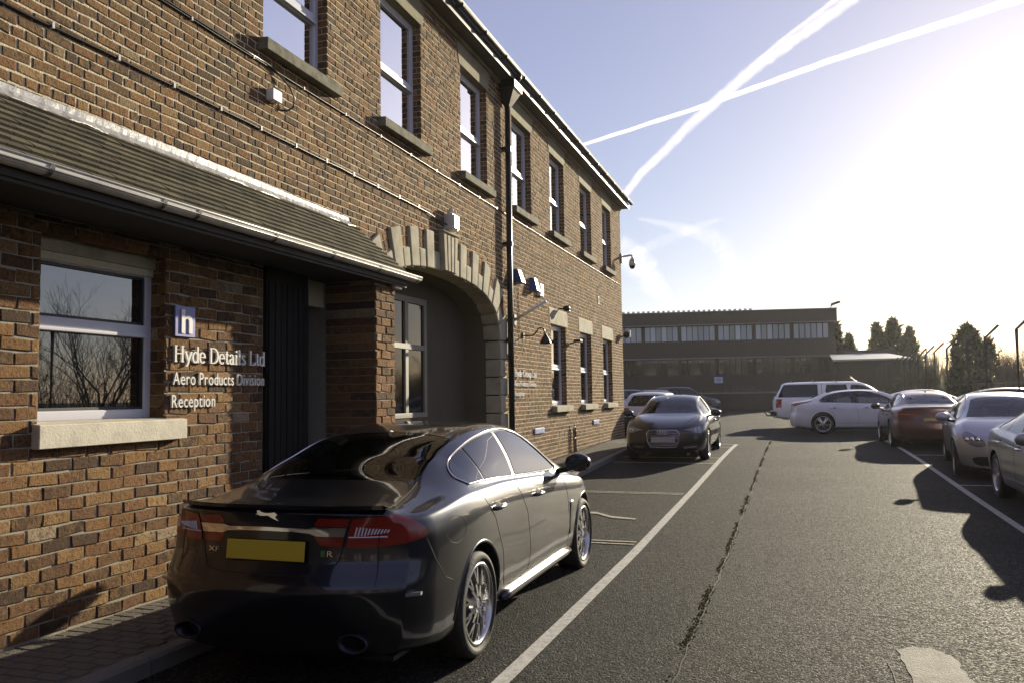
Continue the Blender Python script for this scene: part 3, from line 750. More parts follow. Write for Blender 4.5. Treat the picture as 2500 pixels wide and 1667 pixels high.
# dark boarded panel beside the lettering, each board its own piece
pnl = MB(); pnl.box(XR-.25, XR+.035, 6.852, 7.59, .13, 3.03)
pn = build('door_panel', pnl, 'dark_wood', rec)
n = 7; wd = (7.585-6.875)/n
for i in range(n):
    q = MB(); q.box(XR+.035, XR+.053+.003*(i % 2), 6.878+i*wd, 6.878+(i+1)*wd-.014, .15, 2.88); build('board', q, 'dark_wood', pn, bevel=.004)
mb = MB(); mb.box(-5.72, -5.35, .8, PIER[0], 0, 3.70); build('porch_back', mb, 'dark_wood', rec)
d = MB(); d.box(-5.35, -5.30, 7.62, 8.12, .13, 2.45); dd = build('door', d, 'dark_wood', rec, bevel=.005)
d = MB()
for (y0, y1, c, e) in ((7.69, 7.84, .35, 1.15), (7.90, 8.05, .35, 1.15), (7.69, 7.84, 1.3, 2.3), (7.90, 8.05, 1.3, 2.3)): d.box(-5.30, -5.288, y0, y1, c, e)
build('door_panelling', d, 'dark_wood', dd, bevel=.004)
mb = MB(); mb.box(-5.4, -4.6, 7.0, 8.5, .09, .135); build('door_step', mb, 'kerb', rec)

# ------------------------------------------------------------------ canopy over the reception front
CY0, CY1 = .8, 8.74
can = thing('canopy', 'tiled lean-to canopy with grey gutter over the reception front', 'canopy', (-4.6, 5, 3.1))
XG, ZG, XT, ZT = -4.235, 3.145, -5.0, 3.815
sl_ = Vector((XT-XG, 0, ZT-ZG)); sn = Vector((-sl_.z, 0, sl_.x)).normalized(); sn = -sn if sn.z < 0 else sn
slope = sl_.length; su = sl_.normalized()
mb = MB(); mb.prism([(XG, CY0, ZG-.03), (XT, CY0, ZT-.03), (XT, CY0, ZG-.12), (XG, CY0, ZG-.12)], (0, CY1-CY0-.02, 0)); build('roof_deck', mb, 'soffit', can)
tiles = []; row = 0; g = slope/10.4
while row*g < slope-.04:
    y = CY0-(.0825 if row % 2 else 0)
    while y < CY1:
        a_, b_ = max(y, CY0), min(y+.165, CY1)
        if b_-a_ > .03:
            o = Vector((XG, 0, ZG))+su*(row*g-.03)+sn*(.012); tl = .030+random.uniform(-.003, .004); e = su*(g*1.35)
            if (row*g-.03+g*1.35) > slope: e = su*(slope-row*g+.03)
            lo0 = o+sn*(tl); lo1 = o+sn*(tl-.026); hi0 = o+e+sn*.005; hi1 = o+e-sn*.008
            sk = random.uniform(-.004, .004)*1
            vs = [(p.x, yy, p.z) for yy in (a_+.002, b_-.002) for p in (lo0+su*(sk if yy == a_ else 0), lo1, hi1, hi0)]
            tiles.append((vs, [(0, 1, 2, 3), (7, 6, 5, 4), (0, 4, 5, 1), (1, 5, 6, 2), (2, 6, 7, 3), (3, 7, 4, 0)], (a_+b_)/2))
        y += .165
    row += 1
vis = [t for t in tiles if t[2] > 3.3][:296]; rest = MB(); ids = {id(t) for t in vis}
for t in tiles:
    if id(t) in ids: build('roof_tile', t[:2], 'tile', can)
    else: rest.add(*t[:2])
stuff(build('roof_tile_field', rest, 'tile', can))
# dressed lead flashing, rippled
vs = []; ys = np.arange(CY0, 8.71, .04); n = len(ys); rip = [0, 0, 0, 0]
for y in ys:
    r1 = .012*math.sin(y*3.1)+.008*math.sin(y*11)+random.uniform(-.004, .004)
    vs += [(XM+.012, y, 3.895+.01*math.sin(y*1.3)+random.uniform(-.002, .002)), (XM+.024+random.uniform(0, .005), y, 3.84), (XM+.05+random.uniform(0, .008), y, 3.805+r1*.3), (XM+.115, y, 3.755+r1), (XM+.115, y, 3.747+r1)]
fl = [(i*5+k, i*5+k+1, (i+1)*5+k+1, (i+1)*5+k) for i in range(n-1) for k in range(4)]
build('flashing', (vs, [f[::-1] for f in fl]), 'lead', can)
GXc = -4.195
gut = build('gutter', half_gutter(CY0, 8.93, GXc, 3.135, .062), 'gutter_grey', can)
mb = MB(); mb.tube([(GXc+.062, CY0, 3.138), (GXc+.062, 8.93, 3.138)], .008, 8); mb.tube([(GXc+.058, CY0, 3.105), (GXc+.058, 8.93, 3.105)], .004, 6); build('gutter_bead', mb, 'gutter_grey', gut, smooth=True)
for yy in (3.72, 4.66, 5.02, 6.0, 6.95, 7.9, 8.84, 8.92):
    m_ = half_gutter(yy-.016, yy+.016, GXc, 3.135, .069, t=.009); build('gutter_union', m_, 'black_plastic', gut)
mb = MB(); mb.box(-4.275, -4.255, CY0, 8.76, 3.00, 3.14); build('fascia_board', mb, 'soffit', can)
mb = MB()
for i in range(6): mb.box(-4.98+.12*i, -4.98+.12*i+.113, CY0, 8.74, 3.035-.002*(i % 2), 3.05)
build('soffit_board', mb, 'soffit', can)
mb = MB(); mb.prism([(-4.25, 8.742, 3.03), (-4.25, 8.742, 3.12), (-4.98, 8.742, 3.75), (-4.98, 8.742, 3.03)], (0, .018, 0)); build('verge_board', mb, 'soffit', can)
lt = thing('soffit_light', 'small white light fitting under the far end of the canopy', 'light', (-4.42, 8.6, 3.03))
mb = MB(); mb.box(-4.33, -4.27, 8.50, 8.70, 2.995, 3.033); build('housing', mb, 'white_plastic', lt, bevel=.008)
mb = MB(); mb.box(-4.325, -4.275, 8.515, 8.685, 2.97, 2.995); build('diffuser', mb, 'white_plastic', lt, bevel=.01)

# ------------------------------------------------------------------ lettering
def stroke(mb, pts, thick, thin, d, X):
    P = [Vector((p[0], p[1])) for p in pts]
    L = []; Rr = []
    for i, p in enumerate(P):
        t = (P[min(i+1, len(P)-1)]-P[max(i-1, 0)]).normalized(); w = thin+(thick-thin)*abs(t.y)**1.2
        nn = Vector((-t.y, t.x))*w/2; L.append(p+nn); Rr.append(p-nn)
    n = len(P)
    vs = [(d, q.x, q.y) for q in L]+[(d, q.x, q.y) for q in Rr]+[(0, q.x, q.y) for q in L]+[(0, q.x, q.y) for q in Rr]
    fs = []
    for i in range(n-1):
        fs += [(i, n+i, n+i+1, i+1), (2*n+i, i, i+1, 2*n+i+1), (n+i, 3*n+i, 3*n+i+1, n+i+1)]
    fs += [(0, 2*n, 3*n, n), (n-1, 2*n-1, 4*n-1, 3*n-1)]
    mb.add(vs, fs)
def arc(cx, cy, rx, ry, a0, a1, n=14): return [(cx+rx*math.cos(R_(a0+(a1-a0)*i/n)), cy+ry*math.sin(R_(a0+(a1-a0)*i/n))) for i in range(n+1)]
def ser(x, y, w=.2): return [(x-w/2, y), (x+w/2, y)]
GLY = {
 'H': ([[(.17, 0), (.17, 1)], [(.67, 0), (.67, 1)], [(.17, .52), (.67, .52)], ser(.17, .02), ser(.17, .98), ser(.67, .02), ser(.67, .98)], .84),
 'y': ([[(.09, .66), (.30, .06)], [(.50, .66), (.25, -.1), (.17, -.22), (.07, -.23)], ser(.09, .65), ser(.5, .65, .14)], .58),
 'd': ([arc(.25, .33, .19, .33, 40, 330), [(.44, 0), (.44, 1.0)], ser(.48, .015, .12), ser(.40, .985, .1)], .56),
 'e': ([arc(.26, .33, .2, .33, 0, 320), [(.06, .37), (.46, .37)]], .52),
 'D': ([[(.17, 0), (.17, 1)], [(.07, .98), (.38, .98)]+arc(.36, .5, .38, .48, 85, -85)+[(.38, .02), (.07, .02)]], .82),
 't': ([[(.17, .86), (.17, .14), (.21, .04), (.30, .03), (.35, .08)], [(.04, .65), (.33, .65)]], .37),
 'a': ([[(.08, .52), (.11, .62), (.21, .66), (.31, .62), (.35, .5), (.35, .1), (.40, .03), (.47, .05)], arc(.22, .19, .14, .18, 70, 330)], .50),
 'i': ([[(.15, 0), (.15, .66)], ser(.15, .015), ser(.11, .645, .1), [(.15, .82), (.15, .94)]], .30),
 'l': ([[(.15, 0), (.15, 1.0)], ser(.15, .015), ser(.11, .985, .1)], .30),
 's': ([[(.34, .55), (.30, .64), (.21, .66), (.11, .61), (.10, .50), (.18, .40), (.28, .32), (.36, .22), (.34, .07), (.23, .01), (.11, .03), (.07, .13)]], .44),
 'L': ([[(.17, 0), (.17, 1)], [(.07, .02), (.58, .02)], [(.58, .02), (.62, .22)], ser(.17, .98)], .66),
 'G': ([arc(.43, .5, .36, .49, 45, 315, 20), [(.70, .12), (.70, .42)], ser(.68, .43), [(.69, .85), (.69, .70)]], .84),
 'r': ([[(.15, 0), (.15, .66)], [(.15, .45), (.22, .6), (.30, .65), (.38, .60)], ser(.15, .015), ser(.11, .645, .1)], .40),
 'o': ([arc(.27, .33, .20, .33, 0, 360, 22)], .55),
 'u': ([[(.13, .66), (.13, .2), (.18, .05), (.28, .02), (.38, .08), (.43, .2)], [(.43, 0), (.43, .66)], ser(.09, .645, .1), ser(.39, .645, .1), ser(.47, .015, .1)], .58),
 'p': ([[(.13, -.24), (.13, .66)], arc(.30, .33, .19, .33, 140, -140), ser(.13, -.23), ser(.09, .645, .1)], .56),
}
def serif_line(name, txt, X, y0, zb, cap, width, label, cat='lettering', dep=.018):
    tot = sum(GLY[c][1] if c != ' ' else .28 for c in txt); sx = width/tot
    t = thing(name, label, cat, (X, y0, zb)); LOCAL.add(t.name); x = 0
    for c in txt:
        if c == ' ': x += .28*sx; continue
        st, adv = GLY[c]; mb = MB()
        for i, s in enumerate(st): stroke(mb, [(x+p[0]*sx, p[1]*cap) for p in s], .150*cap, .060*cap, dep+.0004*i, X)
        build('letter', mb, 'lettering', t); x += adv*sx
    return t
def text_mesh(txt, size, dep):
    cu = bpy.data.curves.new('txt', 'FONT'); cu.body = txt; cu.size = size; cu.extrude = dep/2; cu.resolution_u = 4
    ob = bpy.data.objects.new('txt', cu); COL.objects.link(ob); bpy.context.view_layer.update()
    me = bpy.data.meshes.new_from_object(ob.evaluated_get(bpy.context.evaluated_depsgraph_get()))
    bpy.data.objects.remove(ob); bpy.data.curves.remove(cu)
    v = np.zeros(len(me.vertices)*3); me.vertices.foreach_get('co', v); v = v.reshape(-1, 3); f = [tuple(p.vertices) for p in me.polygons]
    bpy.data.meshes.remove(me); return v, f
def sans_line(name, txt, X, y0, zb, cap, width, label, dep=.016, m='lettering', cat='lettering'):
    t = thing(name, label, cat, (X, y0, zb)); LOCAL.add(t.name)
    parts = []; ax = 0
    space = .28
    for c in txt:
        if c == ' ': ax += space; continue
        v, f = text_mesh(c, 1.0, dep); w = v[:, 0].max()
        parts.append((ax, v, f)); ax += w+.085
    v, _ = text_mesh('H', 1.0, dep); ch = v[:, 1].max(); sx = width/ax; sy = cap/ch
    for x, v, f in parts:
        vs = [(float(p[2])+dep/2, (x+p[0])*sx, p[1]*sy) for p in v]
        build('letter', (vs, f), m, t)
    return t
serif_line('wall_lettering', 'Hyde Details Ltd', XR+.012, 5.585, 2.045, .135, 1.26, 'white serif letters reading Hyde Details Ltd on the reception wall')
sans_line('wall_lettering', 'Aero Products Division', XR+.012, 5.585, 1.855, .105, 1.26, 'white letters reading Aero Products Division beside the reception window')
sans_line('wall_lettering', 'Reception', XR+.012, 5.565, 1.665, .105, .56, 'white letters reading Reception, large, near the boarded panel')
hs_ = thing('logo_sign', 'square lavender blue sign with a white letter h', 'sign', (XR+.02, 5.72, 2.38))
mb = MB(); mb.box(XR+.010, XR+.030, 5.60, 5.842, 2.256, 2.512); build('board', mb, 'blue_sign', hs_, bevel=.003)
mb = MB(); hx = XR+.030
P = lambda pts: [(hx, y, z) for y, z in pts]
hp = [(5.665, 2.285), (5.707, 2.285), (5.707, 2.385)]+[(5.732-.025*math.cos(R_(a)), 2.385+.025*math.sin(R_(a))) for a in (30, 60, 90, 120, 150)]+[(5.757, 2.385), (5.757, 2.285), (5.799, 2.285), (5.799, 2.39)]+[(5.745+.054*math.cos(R_(a)), 2.39+.047*math.sin(R_(a))) for a in (20, 45, 70, 95)]+[(5.707, 2.425), (5.707, 2.485), (5.665, 2.485)]
mb.prism(P(hp), (.010, 0, 0)); build('letter', mb, 'lettering', hs_)
serif_line('wall_lettering', 'Hyde Group Ltd', XM+.016, 14.86, 2.09, .135, 1.42, 'white serif letters reading Hyde Group Ltd beside the downpipe')
sans_line('wall_lettering', 'Aero Products Division', XM+.016, 14.86, 1.905, .10, 1.40, 'white letters reading Aero Products Division beyond the downpipe')
sans_line('wall_lettering', 'Reception', XM+.016, 14.88, 1.715, .10, .60, 'small white letters reading Reception beside the downpipe')

# ------------------------------------------------------------------ things fixed to the old wall
def sag(y0, y1, z, step=.35, amp=.006, X=XM+.018): return [(X, y, z+random.uniform(-amp, amp)) for y in np.arange(y0, y1, step)]
c1 = thing('wall_cable', 'black cable clipped along the brick wall above the canopy flashing', 'cable', (XM, 6, 4.45))
pts = sag(1.5, 10.6, 4.435)+[(XM+.02, 11.0, 4.42), (XM+.03, 11.35, 4.38), (XM+.06, 11.62, 4.36)]
mb = MB(); mb.tube(pts, .0125, 6); build('cable', mb, 'black_metal', c1, smooth=True)
for y in np.arange(3.2, 10.8, .62):
    mb = MB(); mb.box(XM+.004, XM+.036, y, y+.02, 4.418, 4.462); build('clip', mb, 'gutter_grey', c1)
c2 = thing('wall_cable', 'thin cable clipped under the row of upper window sills', 'cable', (XM, 12, 5.13))
mb = MB(); mb.tube(sag(1.5, 25.7, 5.13, .4, .004, XM+.016), .010, 6); mb.tube(sag(1.5, 7.2, 5.152, .4, .004, XM+.018), .010, 6); build('cable', mb, 'black_metal', c2, smooth=True)
mb = MB(); mb.tube([(XM+.02, 7.0, 5.145), (XM+.03, 7.22, 5.11), (XM+.06, 7.38, 5.02), (XM+.075, 7.45, 4.92), (XM+.06, 7.44, 4.82), (XM+.04, 7.36, 4.76), (XM+.01, 7.24, 4.735)], .010, 6); build('cable_loop', mb, 'black_metal', c2, smooth=True)
for y in np.arange(3.2, 25.5, .9):
    mb = MB(); mb.box(XM+.004, XM+.030, y, y+.02, 5.114, 5.148); build('clip', mb, 'gutter_grey', c2)
jb = thing('junction_box', 'small white junction box below the first upper window', 'box', (XM, 7.1, 4.84))
mb = MB(); mb.box(XM+.004, XM+.092, 7.04, 7.195, 4.775, 4.895); build('body', mb, 'white_plastic', jb, bevel=.006)
mb = MB()
for y in (7.08, 7.15): mb.tube([(XM+.045, y, 4.776), (XM+.045, y, 4.755)], .011, 8)
build('gland', mb, 'gutter_grey', jb)
fl_ = thing('floodlight', 'white floodlight box mounted above the arch keystone', 'light', (XM, 11.75, 4.4))
mb = MB(); mb.box(XM+.004, XM+.15, 11.60, 11.83, 4.285, 4.535); build('housing', mb, 'gutter_grey', fl_, bevel=.012)
mb = MB(); mb.add([(XM+.151, 11.605, 4.29), (XM+.151, 11.825, 4.29), (XM+.151, 11.825, 4.53), (XM+.151, 11.605, 4.53)], [(0, 1, 2, 3)])
mb.box(XM+.152, XM+.175, 11.615, 11.815, 4.30, 4.52); build('lens', mb, 'white_plastic', fl_, bevel=.008)
for y in (11.66, 11.78):
    mb = MB(); mb.tube([(XM+.07, y, 4.535), (XM+.08, y, 4.575)], .03, 10); mb.ellipsoid((XM+.10, y, 4.59), (.045, .035, .03)); build('sensor', mb, 'gutter_grey', fl_, smooth=True)
def alarm(y, z, w, h, d, nm, lab, whitey):
    t = thing('alarm_box', lab, 'alarm box', (XM, y, z)); m_ = MB()
    m_.add([(XM+.004, y, z), (XM+d, y+.02, z), (XM+d, y+w-.02, z), (XM+.004, y+w, z), (XM+.004, y+.02, z+h), (XM+d*.55, y+.04, z+h), (XM+d*.55, y+w-.04, z+h), (XM+.004, y+w-.02, z+h)],
           [(3, 2, 1, 0), (4, 5, 6, 7), (0, 1, 5, 4), (1, 2, 6, 5), (2, 3, 7, 6), (3, 0, 4, 7)]); build('body', m_, 'blue', t, bevel=.008)
    c = MB(); c.add([(XM+d+.002, y+.03, z+.01), (XM+d+.002, y+w-.03, z+.01), (XM+d*.55+.006, y+w-.05, z+h-.01), (XM+d*.55+.006, y+.05, z+h-.01)], [(0, 1, 2, 3)])
    c2_ = MB(); c2_.prism([(XM+d+.001, y+.03, z+.01), (XM+d+.001, y+w-.03, z+.01), (XM+d*.56+.001, y+w-.05, z+h-.01), (XM+d*.56+.001, y+.05, z+h-.01)], (.006, 0, .002)); build('cover', c2_, 'white_plastic', t)
alarm(14.86, 3.87, .30, .27, .19, 'a', 'blue and white alarm box next to the downpipe', True)
alarm(15.98, 3.84, .26, .28, .16, 'b', 'blue and white alarm box beside the white wall box', True)
wb = thing('wall_box', 'white flat box on the wall beside the second alarm box', 'box', (XM, 16.7, 3.9))
mb = MB(); mb.box(XM+.004, XM+.075, 16.5, 16.78, 3.80, 4.06); build('body', mb, 'white_plastic', wb, bevel=.008)
mb = MB(); mb.box(XM+.075, XM+.083, 16.53, 16.75, 3.83, 4.03); build('lid', mb, 'white_plastic', wb, bevel=.003)
fp = thing('flagpole', 'short white pole projecting from the wall beside the downpipe', 'pole', (XM, 14.95, 3.15))
mb = MB(); mb.tube([(XM, 14.97, 3.16), (XM+.64, 15.0, 3.50)], .028, 12); build('pole', mb, 'white_plastic', fp, smooth=True)
mb = MB(); mb.box(XM+.003, XM+.03, 14.90, 15.04, 3.06, 3.26); build('bracket', mb, 'black_metal', fp, bevel=.004)
mb = MB(); mb.tube([(XM+.018, 15.25, 2.95), (XM+.018, 15.25, 3.86)], .007, 6); tag(build('wall_wire', mb, 'black_metal'), 'thin black wire dropping from the first alarm box', 'wire')
gl_ = thing('gooseneck_lamp', 'black gooseneck lamp with a bell shade above the white letters', 'lamp', (XM, 15.5, 2.9))
mb = MB(); mb.lathe([(0, .03), (.06, .03), (.06, .0)], 'x', 14, (XM+.004, 15.48, 2.90)); build('wall_plate', mb, 'black_metal', gl_)
mb = MB(); mb.tube([(XM+.02, 15.48, 2.90), (XM+.20, 15.5, 2.89), (XM+.27, 15.51, 2.95), (XM+.32, 15.52, 3.03), (XM+.38, 15.53, 3.05), (XM+.43, 15.54, 3.01), (XM+.45, 15.55, 2.90)], .013, 8); build('arm', mb, 'black_metal', gl_, smooth=True)
mb = MB(); mb.lathe([(.02, .06), (.035, .03), (.05, 0), (.085, -.05), (.115, -.12), (.12, -.14), (.11, -.14), (.08, -.06), (.0, -.02)], 'z', 18, (XM+.45, 15.55, 2.87)); build('shade', mb, 'black_metal', gl_, smooth=True)
sp = thing('spot_lamp', 'small black spot lamp on the lintel of the nearest ground floor window', 'lamp', (XM, 18.3, 3.7))
mb = MB(); mb.tube([(XM, 18.28, 3.70), (XM+.12, 18.3, 3.68)], .018, 8); mb.ellipsoid((XM+.17, 18.26, 3.69), (.09, .11, .07)); build('head', mb, 'black_metal', sp, smooth=True)
mb = MB(); mb.ellipsoid((XM+.20, 18.30, 3.63), (.05, .06, .045)); build('sensor', mb, 'white_plastic', sp, smooth=True)
sp = thing('wall_lamp', 'small black wall lamp between the first two ground floor windows', 'lamp', (XM, 19.3, 3.0))
mb = MB(); mb.tube([(XM, 19.25, 2.96), (XM+.16, 19.27, 3.0)], .016, 8); mb.box(XM+.1, XM+.26, 19.16, 19.42, 2.98, 3.04); build('head', mb, 'black_metal', sp, bevel=.012)
for i in range(4):
    mb = MB(); mb.tube([(XM+.12+.04*i, 19.2, 3.04), (XM+.12+.04*i, 19.2, 3.065)], .012, 6); build('fin', mb, 'white_plastic', sp)
def air_vent(y0, y1, z0, z1, lab):
    t = thing('vent_cover', lab, 'vent', (XM, y0, z0)); m_ = MB(); m_.box(XM+.002, XM+.035, y0, y1, z0, z1); build('frame', m_, 'plate_blue', t, bevel=.005)
    for i in range(3):
        q = MB(); q.box(XM+.035, XM+.042, y0+.04, y1-.04, z0+.022+i*.026, z0+.034+i*.026); build('louvre', q, 'plate_blue', t)
air_vent(16.12, 16.80, .94, 1.052, 'pale blue vent cover low on the wall below the letters')
air_vent(21.39, 22.05, .94, 1.052, 'pale blue vent cover low on the wall near the far corner')
hp_ = thing('wall_hoop', 'tall narrow black metal hoop standing against the brick wall', 'hoop', (XM+.08, 19.2, float(gz(19.2))+.1))
X0 = XM+.07
mb = MB(); mb.tube([(X0, 19.12, .3)]+[(X0, 19.205-.085*math.cos(R_(a)), .88+.085*math.sin(R_(a))) for a in range(0, 181, 20)]+[(X0, 19.29, .3)], .020, 8); build('hoop', mb, 'black_metal', hp_, smooth=True)
mb = MB(); mb.tube([(X0, 19.12, .70), (X0, 19.29, .70)], .016, 8); mb.tube([(X0, 19.2, .96), (X0, 19.2, 1.06)], .012, 6); build('crossbar', mb, 'black_metal', hp_, smooth=True)
vb = thing('air_brick', 'small white framed air brick high on the wall', 'vent', (XM, 22.35, 4.3))
mb = MB(); 
for bx in ((22.28, 22.30, 4.22, 4.42), (22.42, 22.44, 4.22, 4.42), (22.30, 22.42, 4.40, 4.42), (22.30, 22.42, 4.22, 4.24)): mb.box(XM-.01, XM+.02, *bx)
build('frame', mb, 'white_plastic', vb); mb = MB(); mb.box(XM-.005, XM+.010, 22.30, 22.42, 4.24, 4.40); build('grille', mb, 'dark_gap', vb)
cc = thing('dome_camera', 'white bracket with a hanging dome camera on the far corner of the building', 'camera', (XM, YE, 6.0))
mb = MB(); mb.box(XM+.002, XM+.06, YE-.10, YE+.04, 5.86, 6.16); build('wall_plate', mb, 'gutter_grey', cc, bevel=.01)
mb = MB(); mb.tube([(XM+.05, YE-.03, 6.06), (XM+.34, YE-.03, 6.09), (XM+.37, YE-.03, 6.06), (XM+.37, YE-.03, 5.97)], .030, 10); build('arm', mb, 'gutter_grey', cc, smooth=True)
mb = MB(); mb.lathe([(.03, .17), (.06, .15), (.09, .08), (.105, .0), (.105, -.06), (.095, -.07)], 'z', 18, (XM+.37, YE-.03, 5.82)); build('housing', mb, 'gutter_grey', cc, smooth=True)
mb = MB(); mb.ellipsoid((XM+.37, YE-.03, 5.755), (.092, .092, .11), 16, 10); build('dome', mb, 'black_plastic', cc, smooth=True)
ck = thing('corner_light', 'small black light with grey heat sink low on the far corner', 'light', (XM, YE-.1, 3.6))
mb = MB(); mb.tube([(XM, YE-.25, 3.50), (XM+.12, YE-.2, 3.56)], .022, 8); mb.ellipsoid((XM+.16, YE-.16, 3.57), (.11, .10, .11)); build('head', mb, 'black_metal', ck, smooth=True)
for i in range(5):
    mb = MB(); mb.box(XM+.20, XM+.28, YE-.2, YE-.06, 3.50+i*.045, 3.53+i*.045); build('fin', mb, 'gutter_grey', ck)
# ------------------------------------------------------------------ cars
def crv(pts):
    xs = np.array([p[0] for p in pts], float); ys = np.array([p[1] for p in pts], float)
    # monotone cubic (Fritsch-Carlson)
    h = np.diff(xs); d = np.diff(ys)/h; m = np.zeros(len(xs)); m[0], m[-1] = d[0], d[-1]
    for i in range(1, len(xs)-1):
        if d[i-1]*d[i] > 0:
            w1, w2 = 2*h[i]+h[i-1], h[i]+2*h[i-1]; m[i] = (w1+w2)/(w1/d[i-1]+w2/d[i])
    def f(x):
        x = np.clip(np.asarray(x, float), xs[0], xs[-1]); i = np.clip(np.searchsorted(xs, x)-1, 0, len(xs)-2)
        t = (x-xs[i])/h[i]; t2, t3 = t*t, t*t*t
        return (2*t3-3*t2+1)*ys[i]+(t3-2*t2+t)*h[i]*m[i]+(-2*t3+3*t2)*ys[i+1]+(t3-t2)*h[i]*m[i+1]
    return f
def catmull(P, n):
    """P: (k,2) control points -> resampled points, n per segment"""
    k = len(P); out = []
    Q = np.vstack([2*P[0]-P[1], P, 2*P[-1]-P[-2]])
    Q[0] = [-P[1][0], P[1][1]]; Q[-1] = [-P[-2][0], P[-2][1]]       # mirror symmetry at the centre line
    t = np.linspace(0, 1, n, endpoint=False)[:, None]
    for i in range(k-1):
        p0, p1, p2, p3 = Q[i:i+4]
        l = lambda a, b: max(np.hypot(*(b-a)), 1e-4)**.5
        t1 = l(p0, p1); t2 = t1+l(p1, p2); t3 = t2+l(p2, p3); tt = t1+(t2-t1)*t
        A1 = (t1-tt)/t1*p0+tt/t1*p1; A2 = (t2-tt)/(t2-t1)*p1+(tt-t1)/(t2-t1)*p2; A3 = (t3-tt)/(t3-t2)*p2+(tt-t2)/(t3-t2)*p3
        B1 = (t2-tt)/t2*A1+tt/t2*A2; B2 = (t3-tt)/(t3-t1)*A2+(tt-t1)/(t3-t1)*A3
        out.append((t2-tt)/(t2-t1)*B1+(tt-t1)/(t2-t1)*B2)
    out.append(P[-1][None]); return np.vstack(out)
def inpoly(pt, poly):
    x, y = pt; c = False; n = len(poly); j = n-1
    for i in range(n):
        xi, yi = poly[i]; xj, yj = poly[j]
        if (yi > y) != (yj > y) and x < (xj-xi)*(y-yi)/(yj-yi)+xi: c = not c
        j = i
    return c
def inpoly_v(P, poly):
    x, y = P[:, 0], P[:, 1]; c = np.zeros(len(P), bool); n = len(poly); j = n-1
    for i in range(n):
        xi, yi = poly[i]; xj, yj = poly[j]
        if yi != yj: c ^= ((yi > y) != (yj > y)) & (x < (xj-xi)*(y-yi)/(yj-yi)+xi)
        j = i
    return c
def smooth_poly(pts, n=6, keep=()):
    """closed Catmull-Rom through the points; indices in keep stay sharp corners"""
    P = [np.array(p, float) for p in pts]; k = len(P); out = []
    for i in range(k):
        p0, p1, p2, p3 = P[i-1], P[i], P[(i+1) % k], P[(i+2) % k]
        m1 = np.zeros(2) if i in keep else (p2-p0)/2*.9; m2 = np.zeros(2) if (i+1) % k in keep else (p3-p1)/2*.9
        if i in keep: m1 = (p2-p1)
        if (i+1) % k in keep: m2 = (p2-p1)
        for q in range(n):
            t = q/n; out.append(tuple((2*t**3-3*t*t+1)*p1+(t**3-2*t*t+t)*m1+(-2*t**3+3*t*t)*p2+(t**3-t*t)*m2))
    return out

